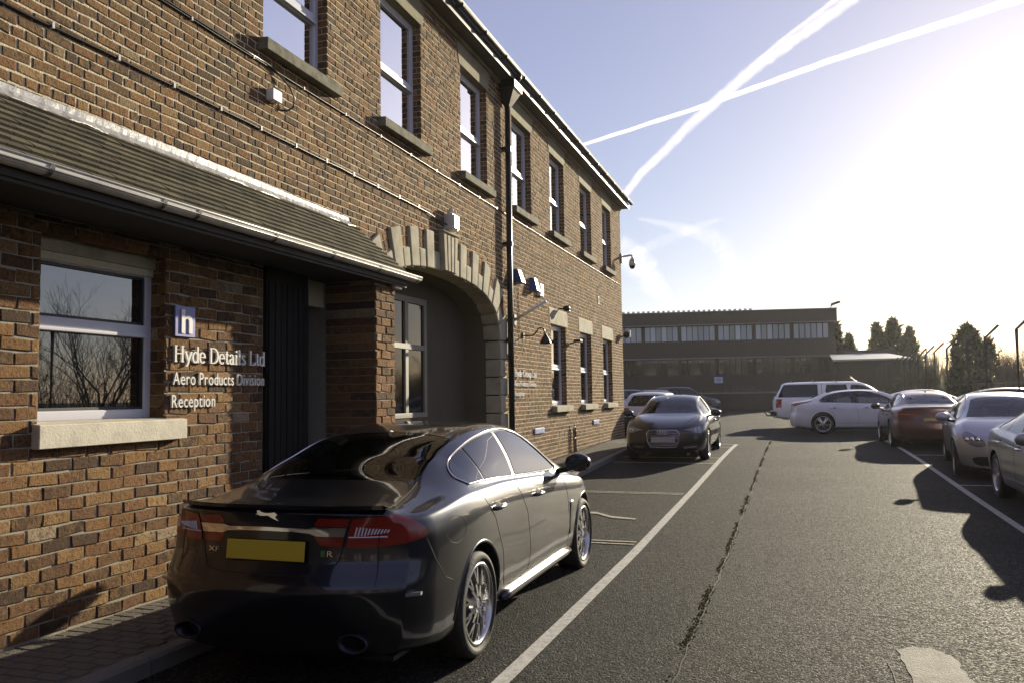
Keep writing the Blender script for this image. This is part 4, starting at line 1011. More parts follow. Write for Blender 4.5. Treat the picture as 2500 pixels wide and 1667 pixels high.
class Body:
    def __init__(s, S):
        s.S = S; L = S['L']; nx = S.get('nx', 90); n = S.get('ns', 5)
        top, belt, wid, rw = crv(S['top']), crv(S['belt']), crv(S['wid']), crv(S['rw']); zl = S.get('zlow', .19)
        fr, ff = crv(S['rear']), crv(S['front']); cr, cf = S.get('cr', .22), S.get('cf', .34); pr, pf = S.get('pr', 3.2), S.get('pf', 2.6)
        u = np.linspace(0, 1, nx); u = u-.10*np.sin(2*np.pi*u)/ (2*np.pi)*1.6
        xn = u*L
        Wm = max(p[1] for p in S['wid'])
        secs = []
        for x in xn:
            zt, zb, w, wr = float(top(x)), float(belt(x)), float(wid(x)), float(rw(x))
            zb = min(zb, zt-.012); dr = np.clip(.26*(zt-zb), .012, S.get('drmax', .085)); gh = np.clip((zt-zb-.06)/.2, 0, 1)
            zl2 = zl+.06*max(0, 1-x/.5)+.04*max(0, 1-(L-x)/.5); hb = zb-zl2
            tum = S.get('tum', .02)
            P = np.array([(0, zl2), (w*.80, zl2), (w*.935, zl2+.045), (w*.975, zl2+.15*hb/.8), (w*.998, zl2+.36*hb), (w, zl2+.60*hb), (w*.985, zb-.10*hb/.8), (w*.952-.01*gh, zb-.012),
                          (w*.925-.012*gh, zb+.012*gh+.004*(1-gh)) if gh > 0 else (w*.90, zb+.004),
                          ((w*.905*.52+wr*.48)+tum*gh, zb+(zt-dr-zb)*.5), (wr+.006*gh, zt-dr), (wr*.90, zt-dr*.52), (wr*.55, zt-dr*.13), (0, zt)])
            secs.append(catmull(P, n))
        G = np.array(secs); m = G.shape[1]           # (nx, m, 2) -> (y,z)
        X = np.repeat(xn[:, None], m, 1); Y, Z = G[..., 0], G[..., 1]
        setb = lambda f, y, z, c, p: f(z)+c*np.abs(y/Wm)**p
        br, bf = S.get('brend', 1.1), S.get('bfend', 1.3)
        kr = np.clip(1-X/br, 0, 1)**2; kf = np.clip(1-(L-X)/bf, 0, 1)**2
        X = X+setb(fr, Y, Z, cr, pr)*kr-setb(ff, Y, Z, cf, pf)*kf
        V = np.stack([X, Y, Z], -1); vs = V.reshape(-1, 3); s.row = np.tile(np.arange(m), nx)
        F = [(i*m+j, i*m+j+1, (i+1)*m+j+1, (i+1)*m+j) for i in range(nx-1) for j in range(m-1)]
        # rear and front caps: run from the outline to the centre line
        reg = ['s']*len(F)
        nc = S.get('nc', 26)
        allv = [vs]; off = len(vs)
        for (i0, f, c, p, sgn, tagc) in ((0, fr, cr, pr, 1, 'r'), (nx-1, ff, cf, pf, -1, 'f')):
            yo, zo = G[i0, :, 0], G[i0, :, 1]; ss = np.linspace(1, 0, nc)
            yy = ss[:, None]*yo[None]; zz = np.repeat(zo[None], nc, 0)
            xx = (0 if sgn > 0 else L)+sgn*setb(f, yy, zz, c, p)
            cv = np.stack([xx, yy, zz], -1).reshape(-1, 3)
            idx = lambda a, b: (i0*m+b) if a == 0 else off+a*m+b
            for a in range(nc-1):
                for b in range(m-1):
                    q = (idx(a, b), idx(a, b+1), idx(a+1, b+1), idx(a+1, b))
                    F.append(q[::-1] if sgn > 0 else q); reg.append(tagc)
            allv.append(cv); off += len(cv)
        s.V = [tuple(p) for p in np.vstack(allv).tolist()]; s.F = F; s.reg = reg; s.Wm = Wm; s.L = L
        s.V0 = np.array(s.V); s.normals(); s.F0 = list(F); s.reg0 = list(reg)
    def normals(s):
        V = np.array(s.V); N = np.zeros_like(V)
        for f in s.F:
            a, b, c = V[f[0]], V[f[1]], V[f[2]]
            d = V[f[3]] if len(f) > 3 else c
            n = np.cross(c-a, d-b); 
            for i in f: N[i] += n
        l = np.linalg.norm(N, axis=1, keepdims=True); s.N = N/np.maximum(l, 1e-12); s.N0 = s.N.copy()
    def uv(s, V, view):
        if view == 'side': return V[:, [0, 2]]
        if view == 'top': return V[:, [0, 1]]
        if view == 'rear': return np.stack([V[:, 1]+np.maximum(V[:, 0], 0), V[:, 2]], 1)
        if view == 'front': return np.stack([V[:, 1]+np.maximum(s.L-V[:, 0], 0), V[:, 2]], 1)
    def ok(s, f, n, view):
        c = np.mean([s.V[i] for i in f], 0)
        if view == 'side': return n[1] > .12 or (c[2] < .3 and c[1] > .45)
        if view == 'top': return n[2] > .25 and c[2] > .5
        if view == 'rear': return c[0] < .8 and n[0] < .55 and c[2] > .2
        if view == 'front': return c[0] > s.L-1.1 and n[0] > -.55 and c[2] > .15
    def cut(s, view, poly, remove=True):
        """clip the region inside a polygon out of the shell; returns its faces"""
        V = np.array(s.V); U = s.uv(V, view); ins = inpoly_v(U, poly)
        poly = [tuple(p) for p in poly]
        used = set(); keep = []; kreg = []; out = []; cache = {}
        lo = np.min(poly, 0)-.2; hi = np.max(poly, 0)+.2
        def cross(i, j):
            k = (i, j) if i < j else (j, i)
            if k in cache: return cache[k]
            a, b = np.array(s.V[i]), np.array(s.V[j]); ia = ins[i]; t0, t1 = 0., 1.
            for _ in range(10):
                tm = (t0+t1)/2; p = a+(b-a)*tm
                if inpoly(s.uv(p[None], view)[0], poly) == ia: t0 = tm
                else: t1 = tm
            p = a+(b-a)*t1; s.V.append(tuple(p)); n = s.N[i]*(1-t1)+s.N[j]*t1
            newN.append(n/max(np.linalg.norm(n), 1e-9)); cache[k] = len(s.V)-1; return cache[k]
        newN = []
        for f, rg in zip(s.F, s.reg):
            st = [bool(ins[i]) for i in f]
            if not any(st) or not s.ok(f, s.N[list(f)].mean(0), view): keep.append(f); kreg.append(rg); continue
            if all(st): out.append((f, rg)); continue
            a, b = [], []
            for q in range(len(f)):
                i, j = f[q], f[(q+1) % len(f)]
                (a if st[q] else b).append(i)
                if st[q] != st[(q+1) % len(f)]:
                    c = cross(i, j); a.append(c); b.append(c)
            if len(a) > 2: out.append((tuple(a), rg))
            if len(b) > 2: keep.append(tuple(b)); kreg.append(rg)
        if newN: s.N = np.vstack([s.N, np.array(newN)])
        if remove: s.F, s.reg = keep, kreg
        else:
            s.F = keep+[o[0] for o in out]; s.reg = kreg+[o[1] for o in out]
        return [o[0] for o in out]
    def proj(s, view, u, v):
        if not hasattr(s, '_pc'): s._pc = {}
        if view not in s._pc:
            V, N = s.V0, s.N0
            k = {'side': (N[:, 1] > .2), 'top': N[:, 2] > .3, 'rear': (N[:, 0] < .3) & (V[:, 0] < .9), 'front': (N[:, 0] > -.3) & (V[:, 0] > s.L-1.2)}[view]
            s._pc[view] = (V[k], N[k], s.uv(V[k], view))
        V, N, U = s._pc[view]; d = (U[:, 0]-u)**2+(U[:, 1]-v)**2; ix = np.argpartition(d, 6)[:6]
        w = 1/(d[ix]+1e-7); p = (V[ix]*w[:, None]).sum(0)/w.sum(); n = (N[ix]*w[:, None]).sum(0); n /= np.linalg.norm(n)
        b = V[ix[np.argmin(d[ix])]]
        if view == 'side':
            y = b[1]-(n[0]*(u-b[0])+n[2]*(v-b[2]))/max(n[1], .15); return np.array([u, y, v]), n
        if view == 'top':
            z = b[2]-(n[0]*(u-b[0])+n[1]*(v-b[1]))/max(n[2], .2); return np.array([u, v, z]), n
        return p, n
def part_mesh(V, faces, off, N, sgn):
    ids = sorted({i for f in faces for i in f}); mp = {i: k for k, i in enumerate(ids)}
    P = [np.array(V[i])+N[i]*off for i in ids]
    vs = [(p[0], p[1]*sgn, p[2]) for p in P]
    fs = [tuple(mp[i] for i in (f if sgn > 0 else f[::-1])) for f in faces]
    return vs, fs
def solidify(vs, fs, N, t):
    """give a surface patch real thickness"""
    n = len(vs); e = {}
    for f in fs:
        for i in range(len(f)):
            a, b = f[i], f[(i+1) % len(f)]; e[(a, b)] = e.get((a, b), 0)+1
    bd = [(a, b) for (a, b) in e if (b, a) not in e]
    v2 = [tuple(np.array(p)-np.array(q)*t) for p, q in zip(vs, N)]
    return vs+v2, fs+[tuple(i+n for i in f[::-1]) for f in fs]+[(b, a, a+n, b+n) for a, b in bd]
def spokes(kind, R, y):
    """alloy wheel face: list of (prism polygons) in the x-z plane"""
    mb = MB(); d = .045
    def bar(a0, r0, a1, r1, w0, w1, dep=.0):
        p, q = Vector((r0*math.cos(a0), r0*math.sin(a0))), Vector((r1*math.cos(a1), r1*math.sin(a1))); t = (q-p).normalized(); nn = Vector((-t.y, t.x))
        pts = [p+nn*w0, q+nn*w1, q-nn*w1, p-nn*w0]
        k = len(mb.v)
        vs = [(a.x, y+.018-.0*i, a.y) for i, a in enumerate(pts)]+[(a.x*.995, y-.02, a.y*.995) for a in pts]
        for i in (1, 2): vs[i] = (vs[i][0], y+.004, vs[i][2])
        mb.add(vs, [(0, 1, 2, 3), (7, 6, 5, 4), (0, 4, 5, 1), (1, 5, 6, 2), (2, 6, 7, 3), (3, 7, 4, 0)])
    if kind == 'twin10':
        for k in range(10):
            a = 2*math.pi*k/10; b = .11 if k % 2 else -.11
            bar(a, .05, a, R*.55, .016, .011); bar(a, R*.53, a+.13, R*.97, .010, .008); bar(a, R*.53, a-.13, R*.97, .010, .008)
    elif kind == 'five2':
        for k in range(5):
            a = 2*math.pi*k/5+.31
            for e in (-1, 1): bar(a+e*.22, .07, a+e*.13, R*.97, .018, .014)
    else:
        for k in range(7): bar(2*math.pi*k/7, .05, 2*math.pi*k/7, R*.97, .024, .018)
    mb.lathe([(0, y+.016), (.028, y+.018), (.034, y+.010), (.072, y+.008), (.078, y-.02)], 'y', 20)
    return mb
_wheels = {}
def wheel_meshes(R, rim, wdt, kind, n):
    key = (R, rim, kind, n)
    if key in _wheels: return _wheels[key]
    h = wdt/2; mb = MB()
    mb.lathe([(rim, -h*.8), (rim+.02, -h*.98), (R-.05, -h), (R-.018, -h*.94), (R, -h*.74), (R+.001, 0), (R, h*.74), (R-.018, h*.94), (R-.05, h*1.02), (rim+.03, h*.99), (rim+.008, h*.9), (rim-.004, h*.82)], 'y', n)
    t = build('wheel', mb, 'tyre', smooth=True)
    mb = MB(); mb.lathe([(rim+.004, h*.80), (rim+.008, h*.93), (rim-.012, h*.93), (rim-.022, h*.75), (rim-.03, h*.2), (rim-.035, -h*.8)], 'y', n); r0 = mb
    rim_o = build('rim', r0, 'alloy', smooth=True)
    sp = build('spokes', spokes(kind, rim-.012, h*.72), 'alloy', bevel=.0)
    mb = MB(); mb.lathe([(0, h*.25), (rim*.70, h*.25), (rim*.72, h*.1), (rim*.72, -.02)], 'y', 24); mb.lathe([(rim-.04, -.01), (rim*.72, -.02)], 'y', 24)
    br = build('brake_disc', mb, 'alloy_dark')
    res = [o.data for o in (t, rim_o, sp, br)]
    for o in (t, rim_o, sp, br): bpy.data.objects.remove(o)
    _wheels[key] = res; return res
def add_wheel(car, x, y, R, rim, wdt, kind, n=40, sgn=1):
    ms = wheel_meshes(R, rim, wdt, kind, n)
    w = bpy.data.objects.new('wheel', ms[0]); COL.objects.link(w); w.parent = car; w.location = (x, y-sgn*wdt/2, R)
    w.rotation_euler = (0, random.uniform(0, 1), 0 if sgn > 0 else math.pi)
    for nm, me in zip(('rim', 'spokes', 'brake_disc'), ms[1:]):
        o = bpy.data.objects.new(nm, me); COL.objects.link(o); o.parent = w
    return w
def car(name, S, label, loc, rz, group='cars parked round the yard', cat='car'):
    t = thing(name, label, cat, loc, rz, group); LOCAL.add(t.name); B = Body(S); L = B.L
    pm = S['paint']; wx = S['wx']; R = S['R']
    for x in wx:        # wheel openings
        ar = R+S.get('gap', .04); c = [(x+ar*math.cos(a), R+.012+ar*math.sin(a)) for a in np.linspace(0, 2*math.pi, 48, endpoint=False)]
        B.cut('side', c)
    feats = []
    for ft in S.get('feats', []):
        fs = B.cut(ft['v'], ft['p'], ft.get('remove', True)); feats.append((ft, fs))
    V, N = B.V, B.N
    # body shell: both halves in one mesh
    a, fa = part_mesh(V, B.F, 0, N, 1); b, fb = part_mesh(V, B.F, 0, N, -1); k = len(a)
    me_o = build('body', (a+b, fa+[tuple(i+k for i in f) for f in fb]), pm, t, smooth=True)
    bm_ = me_o.data
    import bmesh
    q = bmesh.new(); q.from_mesh(bm_); bmesh.ops.remove_doubles(q, verts=q.verts, dist=1e-5); q.to_mesh(bm_); q.free()
    bm_.polygons.foreach_set('use_smooth', [True]*len(bm_.polygons))
    for ft, fs in feats:
        if not fs: continue
        off = ft.get('off', -.004); par = me_o if ft.get('sub') else t
        if ft['v'] == 'side' or ft.get('pair'):
            for sg in (1, -1):
                vs, ff = part_mesh(V, fs, off, N, sg); o = build(ft['n'], (vs, ff), ft['m'], t, smooth=True)
                if ft.get('label'): o['label'] = ft['label']
                if ft.get('rim'):     # bright surround
                    pts = []
                    for u, v in ft['p']:
                        p, n = B.proj('side', u, v); p = p+n*.004; pts.append((p[0], p[1]*sg, p[2]))
                    mb = MB(); mb.tube(pts+[pts[0]], ft['rim'], 6, False); build('window_trim', mb, ft.get('rimm', 'chrome'), t, smooth=True)
        else:
            v1, f1 = part_mesh(V, fs, off, N, 1); v2, f2 = part_mesh(V, fs, off, N, -1); k = len(v1)
            o = build(ft['n'], (v1+v2, f1+[tuple(i+k for i in f) for f in f2]), ft['m'], t, smooth=True)
            q = bmesh.new(); q.from_mesh(o.data); bmesh.ops.remove_doubles(q, verts=q.verts, dist=1e-5); q.to_mesh(o.data); q.free()
    # shut lines
    for ln in S.get('lines', []):
        vw, pts = ln['v'], ln['p']; Q = []
        for (u0, v0), (u1, v1) in zip(pts[:-1], pts[1:]):
            k = max(2, int(math.hypot(u1-u0, v1-v0)/.04)); Q += [(u0+(u1-u0)*i/k, v0+(v1-v0)*i/k) for i in range(k)]
        Q.append(pts[-1])
        for sg in ((1, -1) if not ln.get('one') else (1,)):
            pp = []
            for u, v in Q:
                p, n = B.proj(vw, u, abs(v) if vw != 'side' else v); p = p-n*ln.get('sink', .0015)
                yy = p[1]*sg
                if ln.get('one') and vw in ('top',): yy = v
                pp.append((p[0], yy, p[2]))
            mb = MB(); mb.tube(pp, ln.get('w', .0035), 5, False); build(ln.get('n', 'shut_line'), mb, ln.get('m', 'dark_gap'), t)
    # wheels, arches
    for x in wx:
        for sg in (1, -1):
            ow = S['track']
            add_wheel(t, x, sg*ow, R, S['rim'], S.get('tw', .22), S['spk'], S.get('wn', 36), sg)
            ar = R+S.get('gap', .04)-.002; mb = MB(); vs = []; n = 22
            for i in range(n+1):
                a_ = -0.35+(math.pi+.7)*i/n; cx, cz = x+ar*math.cos(a_), R+.012+ar*math.sin(a_)
                yo = B.proj('side', cx, max(cz, .22))[0][1]
                vs += [(cx, sg*(yo-.004), cz), (cx, sg*.45, cz)]
            mb.add(vs, [(2*i, 2*i+2, 2*i+3, 2*i+1) if sg < 0 else (2*i, 2*i+1, 2*i+3, 2*i+2) for i in range(n)])
            mb.add([(x-ar, sg*.45, .1), (x+ar, sg*.45, .1), (x+ar, sg*.45, R*2), (x-ar, sg*.45, R*2)], [(0, 1, 2, 3)])
            build('wheel_arch', mb, 'black_plastic', t)
            if S.get('lip'):
                mb = MB(); pts = []
                for i in range(25):
                    a_ = -.05+(math.pi+.1)*i/24; cx, cz = x+(ar+.012)*math.cos(a_), R+.012+(ar+.012)*math.sin(a_)
                    p, n_ = B.proj('side', cx, cz); p = p-n_*.006; pts.append((p[0], sg*p[1], p[2]))
                mb.tube(pts, .013, 6, False); build('arch_lip', mb, pm, t, smooth=True)
    if S.get('cabin', True):
        mb = MB(); c0, c1, zc = S['cab']; w = B.Wm*.80
        mb.box(c0, c1, -w, w, .26, .34); mb.box(c1-.25, c1+.25, -w, w, .34, zc-.06); mb.box(c0-.35, c0+.25, -w*.9, w*.9, .34, zc-.07)
        mb.box(c0, c1, w*.98, w*1.0, .3, zc-.10); mb.box(c0, c1, -w, -w*.98, .3, zc-.10)
        build('cabin_floor', mb, 'interior', t)
        for sx in ((c0+c1)/2+.30, c0+.35):
            for sg in (1, -1):
                mb = MB(); y0 = sg*.37
                mb.add([(sx-.22, y0-.24, .34), (sx+.3, y0-.24, .34), (sx+.3, y0+.24, .34), (sx-.22, y0+.24, .34), (sx-.28, y0-.22, .56), (sx+.3, y0-.22, .60), (sx+.3, y0+.22, .60), (sx-.28, y0+.22, .56)], [(3, 2, 1, 0), (4, 5, 6, 7), (0, 1, 5, 4), (1, 2, 6, 5), (2, 3, 7, 6), (3, 0, 4, 7)])
                mb.add([(sx-.30, y0-.23, .5), (sx-.14, y0-.23, .5), (sx-.14, y0+.23, .5), (sx-.30, y0+.23, .5), (sx-.48, y0-.19, zc+.12), (sx-.38, y0-.19, zc+.12), (sx-.38, y0+.19, zc+.12), (sx-.48, y0+.19, zc+.12)], [(3, 2, 1, 0), (4, 5, 6, 7), (0, 1, 5, 4), (1, 2, 6, 5), (2, 3, 7, 6), (3, 0, 4, 7)])
                mb.ellipsoid((sx-.44, y0, zc+.21), (.055, .13, .085), 10, 6)
                build('seat', mb, 'seat', t, bevel=.02)
    for (mx, my, mz, mc) in S.get('mirrors', []):
        for sg in (1, -1):
            mb = MB(); mb.ellipsoid((mx, sg*(my+.11), mz), (.085, .125, .085), 16, 10)
            vs = []
            for p in mb.v:      # flatten the rear side of the housing
                vs.append((max(p[0], mx-.045), p[1], p[2]-.02*abs(p[1]-sg*my)))
            mb.v = vs; o = build('door_mirror', mb, mc, t, smooth=True)
            mb = MB(); mb.box(mx-.049, mx-.045, sg*(my+.11)-.095, sg*(my+.11)+.095, mz-.07, mz+.045); build('mirror_glass', mb, 'car_glass_dark', o)
            mb = MB(); mb.tube([(mx+.02, sg*(my-.10), mz-.09), (mx, sg*my, mz-.065), (mx, sg*(my+.06), mz-.04)], .026, 8); build('mirror_arm', mb, 'black_plastic', o, smooth=True)
    for (hx, hz) in S.get('handles', []):
        for sg in (1, -1):
            p, n = B.proj('side', hx, hz); mb = MB()
            q = lambda dx, o: tuple(np.array([hx+dx, (p[1]+o)*sg, hz+.01*dx]))
            mb.tube([q(-.11, -.002), q(-.095, .022), q(-.03, .034), q(.05, .034), q(.10, .022), q(.115, -.002)], [.012, .015, .016, .016, .015, .010], 8); build('door_handle', mb, S.get('hm', pm), t, smooth=True)
            mb = MB(); mb.ellipsoid((hx, (p[1]-.010)*sg, hz), (.085, .014, .042), 12, 6); build('handle_cup', mb, 'dark_gap', t, smooth=True)
    if S.get('plate_r'):
        x, z, w = S['plate_r'][:3]; mb = MB(); tl = S['plate_r'][3] if len(S['plate_r']) > 3 else .1
        mb.add([(x, -w/2, z-.056), (x, w/2, z-.056), (x+tl*.112, w/2, z+.056), (x+tl*.112, -w/2, z+.056), (x+.012, -w/2, z-.056), (x+.012, w/2, z-.056), (x+.012+tl*.112, w/2, z+.056), (x+.012+tl*.112, -w/2, z+.056)],
               [(3, 2, 1, 0), (4, 5, 6, 7), (0, 1, 5, 4), (1, 2, 6, 5), (2, 3, 7, 6), (3, 0, 4, 7)]); build('rear_plate', mb, 'plate_yellow', t, bevel=.004)
    if S.get('plate_f'):
        x, z, w = S['plate_f']; mb = MB(); mb.box(x-.012, x, -w/2, w/2, z-.056, z+.056); build('front_plate', mb, 'plate_white', t, bevel=.004)
    mb = MB(); mb.box(.35, L-.4, -B.Wm*.72, B.Wm*.72, S.get('zlow', .19)-.02, S.get('zlow', .19)+.01); build('underbody', mb, 'black_plastic', t)
    return t, B
def F(n, v, p, m, off=-.004, **k): return dict(n=n, v=v, p=p, m=m, off=off, **k)

# ---- the near car: dark saloon
XF = dict(L=4.96, nx=270, ns=13, nc=90, paint='paint_navy', wx=(1.12, 4.03), R=.345, rim=.262, tw=.245, track=.935, spk='twin10', wn=72, gap=.045, lip=True, zlow=.20,
    top=[(0, 1.055), (.10, 1.09), (.22, 1.088), (.55, 1.12), (.80, 1.17), (1.2, 1.325), (1.6, 1.44), (2.0, 1.505), (2.35, 1.52), (2.7, 1.495), (3.0, 1.425), (3.35, 1.285), (3.65, 1.15), (3.88, 1.05), (4.2, .985), (4.6, .90), (4.85, .80), (4.96, .72)],
    belt=[(0, 1.005), (.5, 1.04), (1.1, 1.085), (1.6, 1.085), (2.4, 1.055), (3.2, 1.005), (3.8, .94), (4.3, .885), (4.7, .79), (4.96, .66)],
    wid=[(0, .825), (.10, .868), (.32, .912), (1.1, .945), (2.0, .930), (3.0, .930), (4.0, .940), (4.6, .89), (4.84, .82), (4.96, .74)],
    rw=[(0, .72), (.4, .69), (.9, .65), (1.4, .62), (2.0, .605), (2.7, .615), (3.3, .665), (3.8, .71), (4.3, .74), (4.96, .55)],
    rear=[(.15, .16), (.30, .07), (.50, .01), (.62, .0), (.74, .05), (.80, .075), (.95, .085), (1.05, .075), (1.10, .05), (1.2, .05)], front=[(.15, .20), (.35, .05), (.55, 0), (.75, .05), (.9, .2)], cr=.30, pr=3.0, cf=.5, tum=.028, drmax=.07,
    cab=(1.35, 3.5, 1.02), plate_r=(.045, .845, .53, .12),
    mirrors=[(3.40, .93, 1.10, 'paint_navy')], handles=[(1.50, .935), (2.50, .915)])
dlo = smooth_poly([(1.18, 1.125), (1.12, 1.18), (1.22, 1.255), (1.50, 1.345), (1.85, 1.415), (2.25, 1.448), (2.55, 1.435), (2.82, 1.365), (3.05, 1.25), (3.36, 1.06), (3.30, 1.04), (2.3, 1.085), (1.6, 1.12)], 5, (0, 9, 10))
def seg(poly, x0, x1, sl=0., zc=1.2): # slice a window polygon between two sloped pillars
    inn = lambda p, xx: p[0]-xx+sl*(p[1]-zc)
    def clip(P, xx, sg):
        out = []
        for i in range(len(P)):
            a, b = P[i], P[(i+1) % len(P)]; fa, fb = sg*inn(a, xx), sg*inn(b, xx)
            if fa >= 0: out.append(a)
            if fa*fb < 0:
                tt = fa/(fa-fb); out.append((a[0]+(b[0]-a[0])*tt, a[1]+(b[1]-a[1])*tt))
        return out
    return clip(clip(poly, x0, 1), x1, -1)
ins_ = lambda P, c, kx=.975, kz=.94: [(c[0]+(p[0]-c[0])*kx, c[1]+(p[1]-c[1])*kz) for p in P]
dl2 = ins_(dlo, (2.2, 1.25))
XF['feats'] = [F('side_window', 'side', seg(dl2, x0, x1, -.25), 'car_glass_side', .001) for x0, x1 in ((.9, 1.49), (1.515, 2.13), (2.20, 3.6))]+[
    F('window_surround', 'side', dlo, 'black_plastic', -.003, rim=.0075),
    F('rear_window', 'top', smooth_poly([(.83, 0), (.83, .3), (.88, .56), (1.15, .565), (1.50, .545), (1.60, .49), (1.66, .25), (1.67, 0), (1.67, -.1), (.83, -.1)], 3, (0, 7, 8, 9)), 'car_glass', -.003),
    F('windscreen', 'top', [(2.92, -.1), (2.92, .45), (2.98, .53), (3.4, .60), (3.78, .66), (3.86, .5), (3.93, 0), (3.93, -.1)], 'car_glass', -.003),
    F('tail_light', 'rear', smooth_poly([(.62, .872), (.665, 1.03), (.95, 1.045), (1.13, 1.015), (1.27, .955), (1.30, .925), (1.20, .898), (.9, .872)], 4, (0, 1)), 'lamp_red', .004, pair=True, label='right tail light, red with clear slats'),
    F('boot_light', 'rear', [(.40, 1.0), (.43, 1.035), (.645, 1.03), (.632, .985), (.42, .985)], 'lamp_red', .003, pair=True),
    F('boot_light', 'rear', [(.40, .925), (.605, .925), (.592, .875), (.44, .878)], 'lamp_red', .003, pair=True),
    F('chrome_bar', 'rear', [(-.1, .978), (.25, .975), (.36, .972), (.40, .982), (.628, .981), (.608, .928), (.42, .930), (.37, .946), (.27, .952), (-.1, .955)], 'chrome', .008),
]
XF['lines'] = [dict(v='side', p=[(2.24, .345), (2.26, .5), (2.20, .8), (2.06, .98), (1.97, 1.075)], w=.004),
    dict(v='side', p=[(1.62, .40), (1.57, .62), (1.43, .86), (1.30, .985), (1.22, 1.08)], w=.004),
    dict(v='side', p=[(3.42, .345), (3.46, .5), (3.42, .78), (3.36, .95)], w=.004),
    dict(v='side', p=[(1.62, .40), (1.66, .355), (2.24, .345), (3.42, .345)], w=.004),
    dict(v='side', p=[(.40, .89), (.46, .76), (.56, .64), (.66, .60)], w=.003),
    dict(v='side', p=[(.735+.135*math.cos(a), .895+.082*math.sin(a)) for a in np.linspace(0, 2*math.pi, 25)], w=.0028, n='fuel_flap_line'),
    dict(v='rear', p=[(.70, 1.07), (.66, 1.03), (.60, .87), (.57, .80), (.50, .735), (.36, .715), (0, .71)], w=.004),
    dict(v='top', p=[(.12, .68), (.45, .66), (.86, .60)], w=.003)]
xf, BX = car('parked_saloon', XF, 'dark navy saloon in the foreground seen from behind, yellow plate and red tail lights', (-2.94, 4.10, 0), math.pi/2)
# spoiler lip, badges, exhausts, vents, aerial fin
mb = MB(); n = 24; vs = []
for i in range(n+1):
    y = -.70+1.40*i/n; p, _ = BX.proj('rear', abs(y)+.11, 1.10); xx = .085+.26*abs(y/.92)**3.0
    vs += [(xx+.06, y, 1.082), (xx-.012, y, 1.104), (xx-.006, y, 1.08)]
mb.add(vs, [(3*i+k, 3*i+3+k, 3*i+3+(k+1) % 3, 3*i+(k+1) % 3) for i in range(n) for k in range(3)]); build('boot_spoiler', mb, 'paint_navy', xf, smooth=False)
px = lambda z, y=0: float(crv(XF['rear'])(z))+.30*abs(y/.945)**3.0
mb = MB(); zc = 1.045      # leaping cat emblem, simplified outline
out = [(-.075, .004), (-.055, .018), (-.03, .014), (0, .012), (.03, .016), (.05, .028), (.066, .024), (.06, .012), (.075, 0), (.06, .004), (.045, -.004), (.02, -.004), (-.01, -.002), (-.04, -.016), (-.085, -.032), (-.06, -.010)]
mb.prism([(px(zc)-.010, y, zc+z) for y, z in out], (.008, 0, 0)); build('leaping_badge', mb, 'chrome', xf)
def badge(txt, y, z, h, w, m='chrome'):
    v, f = text_mesh(txt, 1., .1); sx = w/v[:, 0].max(); sy = h/v[:, 1].max()
    vs = [(px(z+p[1]*sy, y-p[0]*sx)-.006-float(p[2])*.03, y-p[0]*sx, z+p[1]*sy) for p in v]
    build('badge', (vs, f), m, xf)
badge('XF', .43, .818, .028, .085); badge('R', -.385, .818, .032, .04)
mb = MB(); mb.box(px(.83, .36)-.008, px(.83, .36), -.378, -.352, .817, .851); build('badge_stripe', mb, 'badge_green', xf)
for sg in (1, -1):
    mb = MB(); mb.lathe([(.038, .09), (.052, .0), (.056, -.025), (.048, -.028), (.04, .02)], 'x', 20, (0, 0, 0)); mb.v = [(p[0]+.10, p[1]*1.75+sg*.56, p[2]+.345) for p in mb.v]; build('exhaust_tip', mb, 'alloy_dark', xf, smooth=True)
    mb = MB(); xx = px(.60, .78)
    mb.add([(xx+.02, sg*.74, .588), (xx+.11, sg*.90, .598), (xx+.11, sg*.90, .616), (xx+.02, sg*.74, .608), (xx-.012, sg*.74, .588), (xx+.078, sg*.905, .598), (xx+.078, sg*.905, .616), (xx-.012, sg*.74, .608)], [(4, 5, 6, 7), (0, 1, 5, 4), (1, 2, 6, 5), (2, 3, 7, 6), (3, 0, 4, 7)]); build('bumper_reflector', mb, 'lamp_clear', xf)
    for q in range(11):      # clear slats inside the tail light
        u0 = .685+.024*q; h = .026*(1-q/15)
        a, na = BX.proj('rear', u0, .957-h); b, nb = BX.proj('rear', u0+.018, .957+h); a = a+na*.007; b = b+nb*.007
        mb = MB(); mb.tube([(a[0], a[1]*sg, a[2]), (b[0], b[1]*sg, b[2])], .0045, 5); build('lamp_slat', mb, 'lamp_white', xf)
    pts = [BX.proj('rear', u, .925+.0*u) for u in np.linspace(.64, .93, 9)]
    mb = MB(); mb.tube([((p+n_*.006)[0], (p+n_*.006)[1]*sg, (p+n_*.006)[2]) for p, n_ in pts], .004, 5); build('lamp_slat', mb, 'lamp_white', xf)
    v0 = [(3.46, .66), (3.52, .70), (3.50, .44), (3.44, .42)]; pp = []
    for u, v in [(3.50, .71), (3.545, .72), (3.50, .43), (3.46, .43)]:
        p, n_ = BX.proj('side', u, v); pp.append((p+n_*.003, n_))
    mb = MB(); mb.prism([(p[0], p[1]*sg, p[2]) for p, _ in pp], (0, .006*sg, 0)); build('wing_vent', mb, 'black_plastic', xf)
    p, n_ = BX.proj('side', 3.56, .715); mb = MB(); mb.ellipsoid((3.55, p[1]*sg, .715), (.075, .012, .022), 12, 6); build('vent_trim', mb, 'chrome', xf, smooth=True)
    pts = [(x, BX.proj('side', x, .30)[0][1]*sg*1.0+.004*sg, .268) for x in np.linspace(1.62, 3.52, 14)]
    mb = MB(); mb.tube(pts, [.028]+[.036]*12+[.028], 8); build('side_skirt', mb, 'paint_navy', xf, smooth=True)
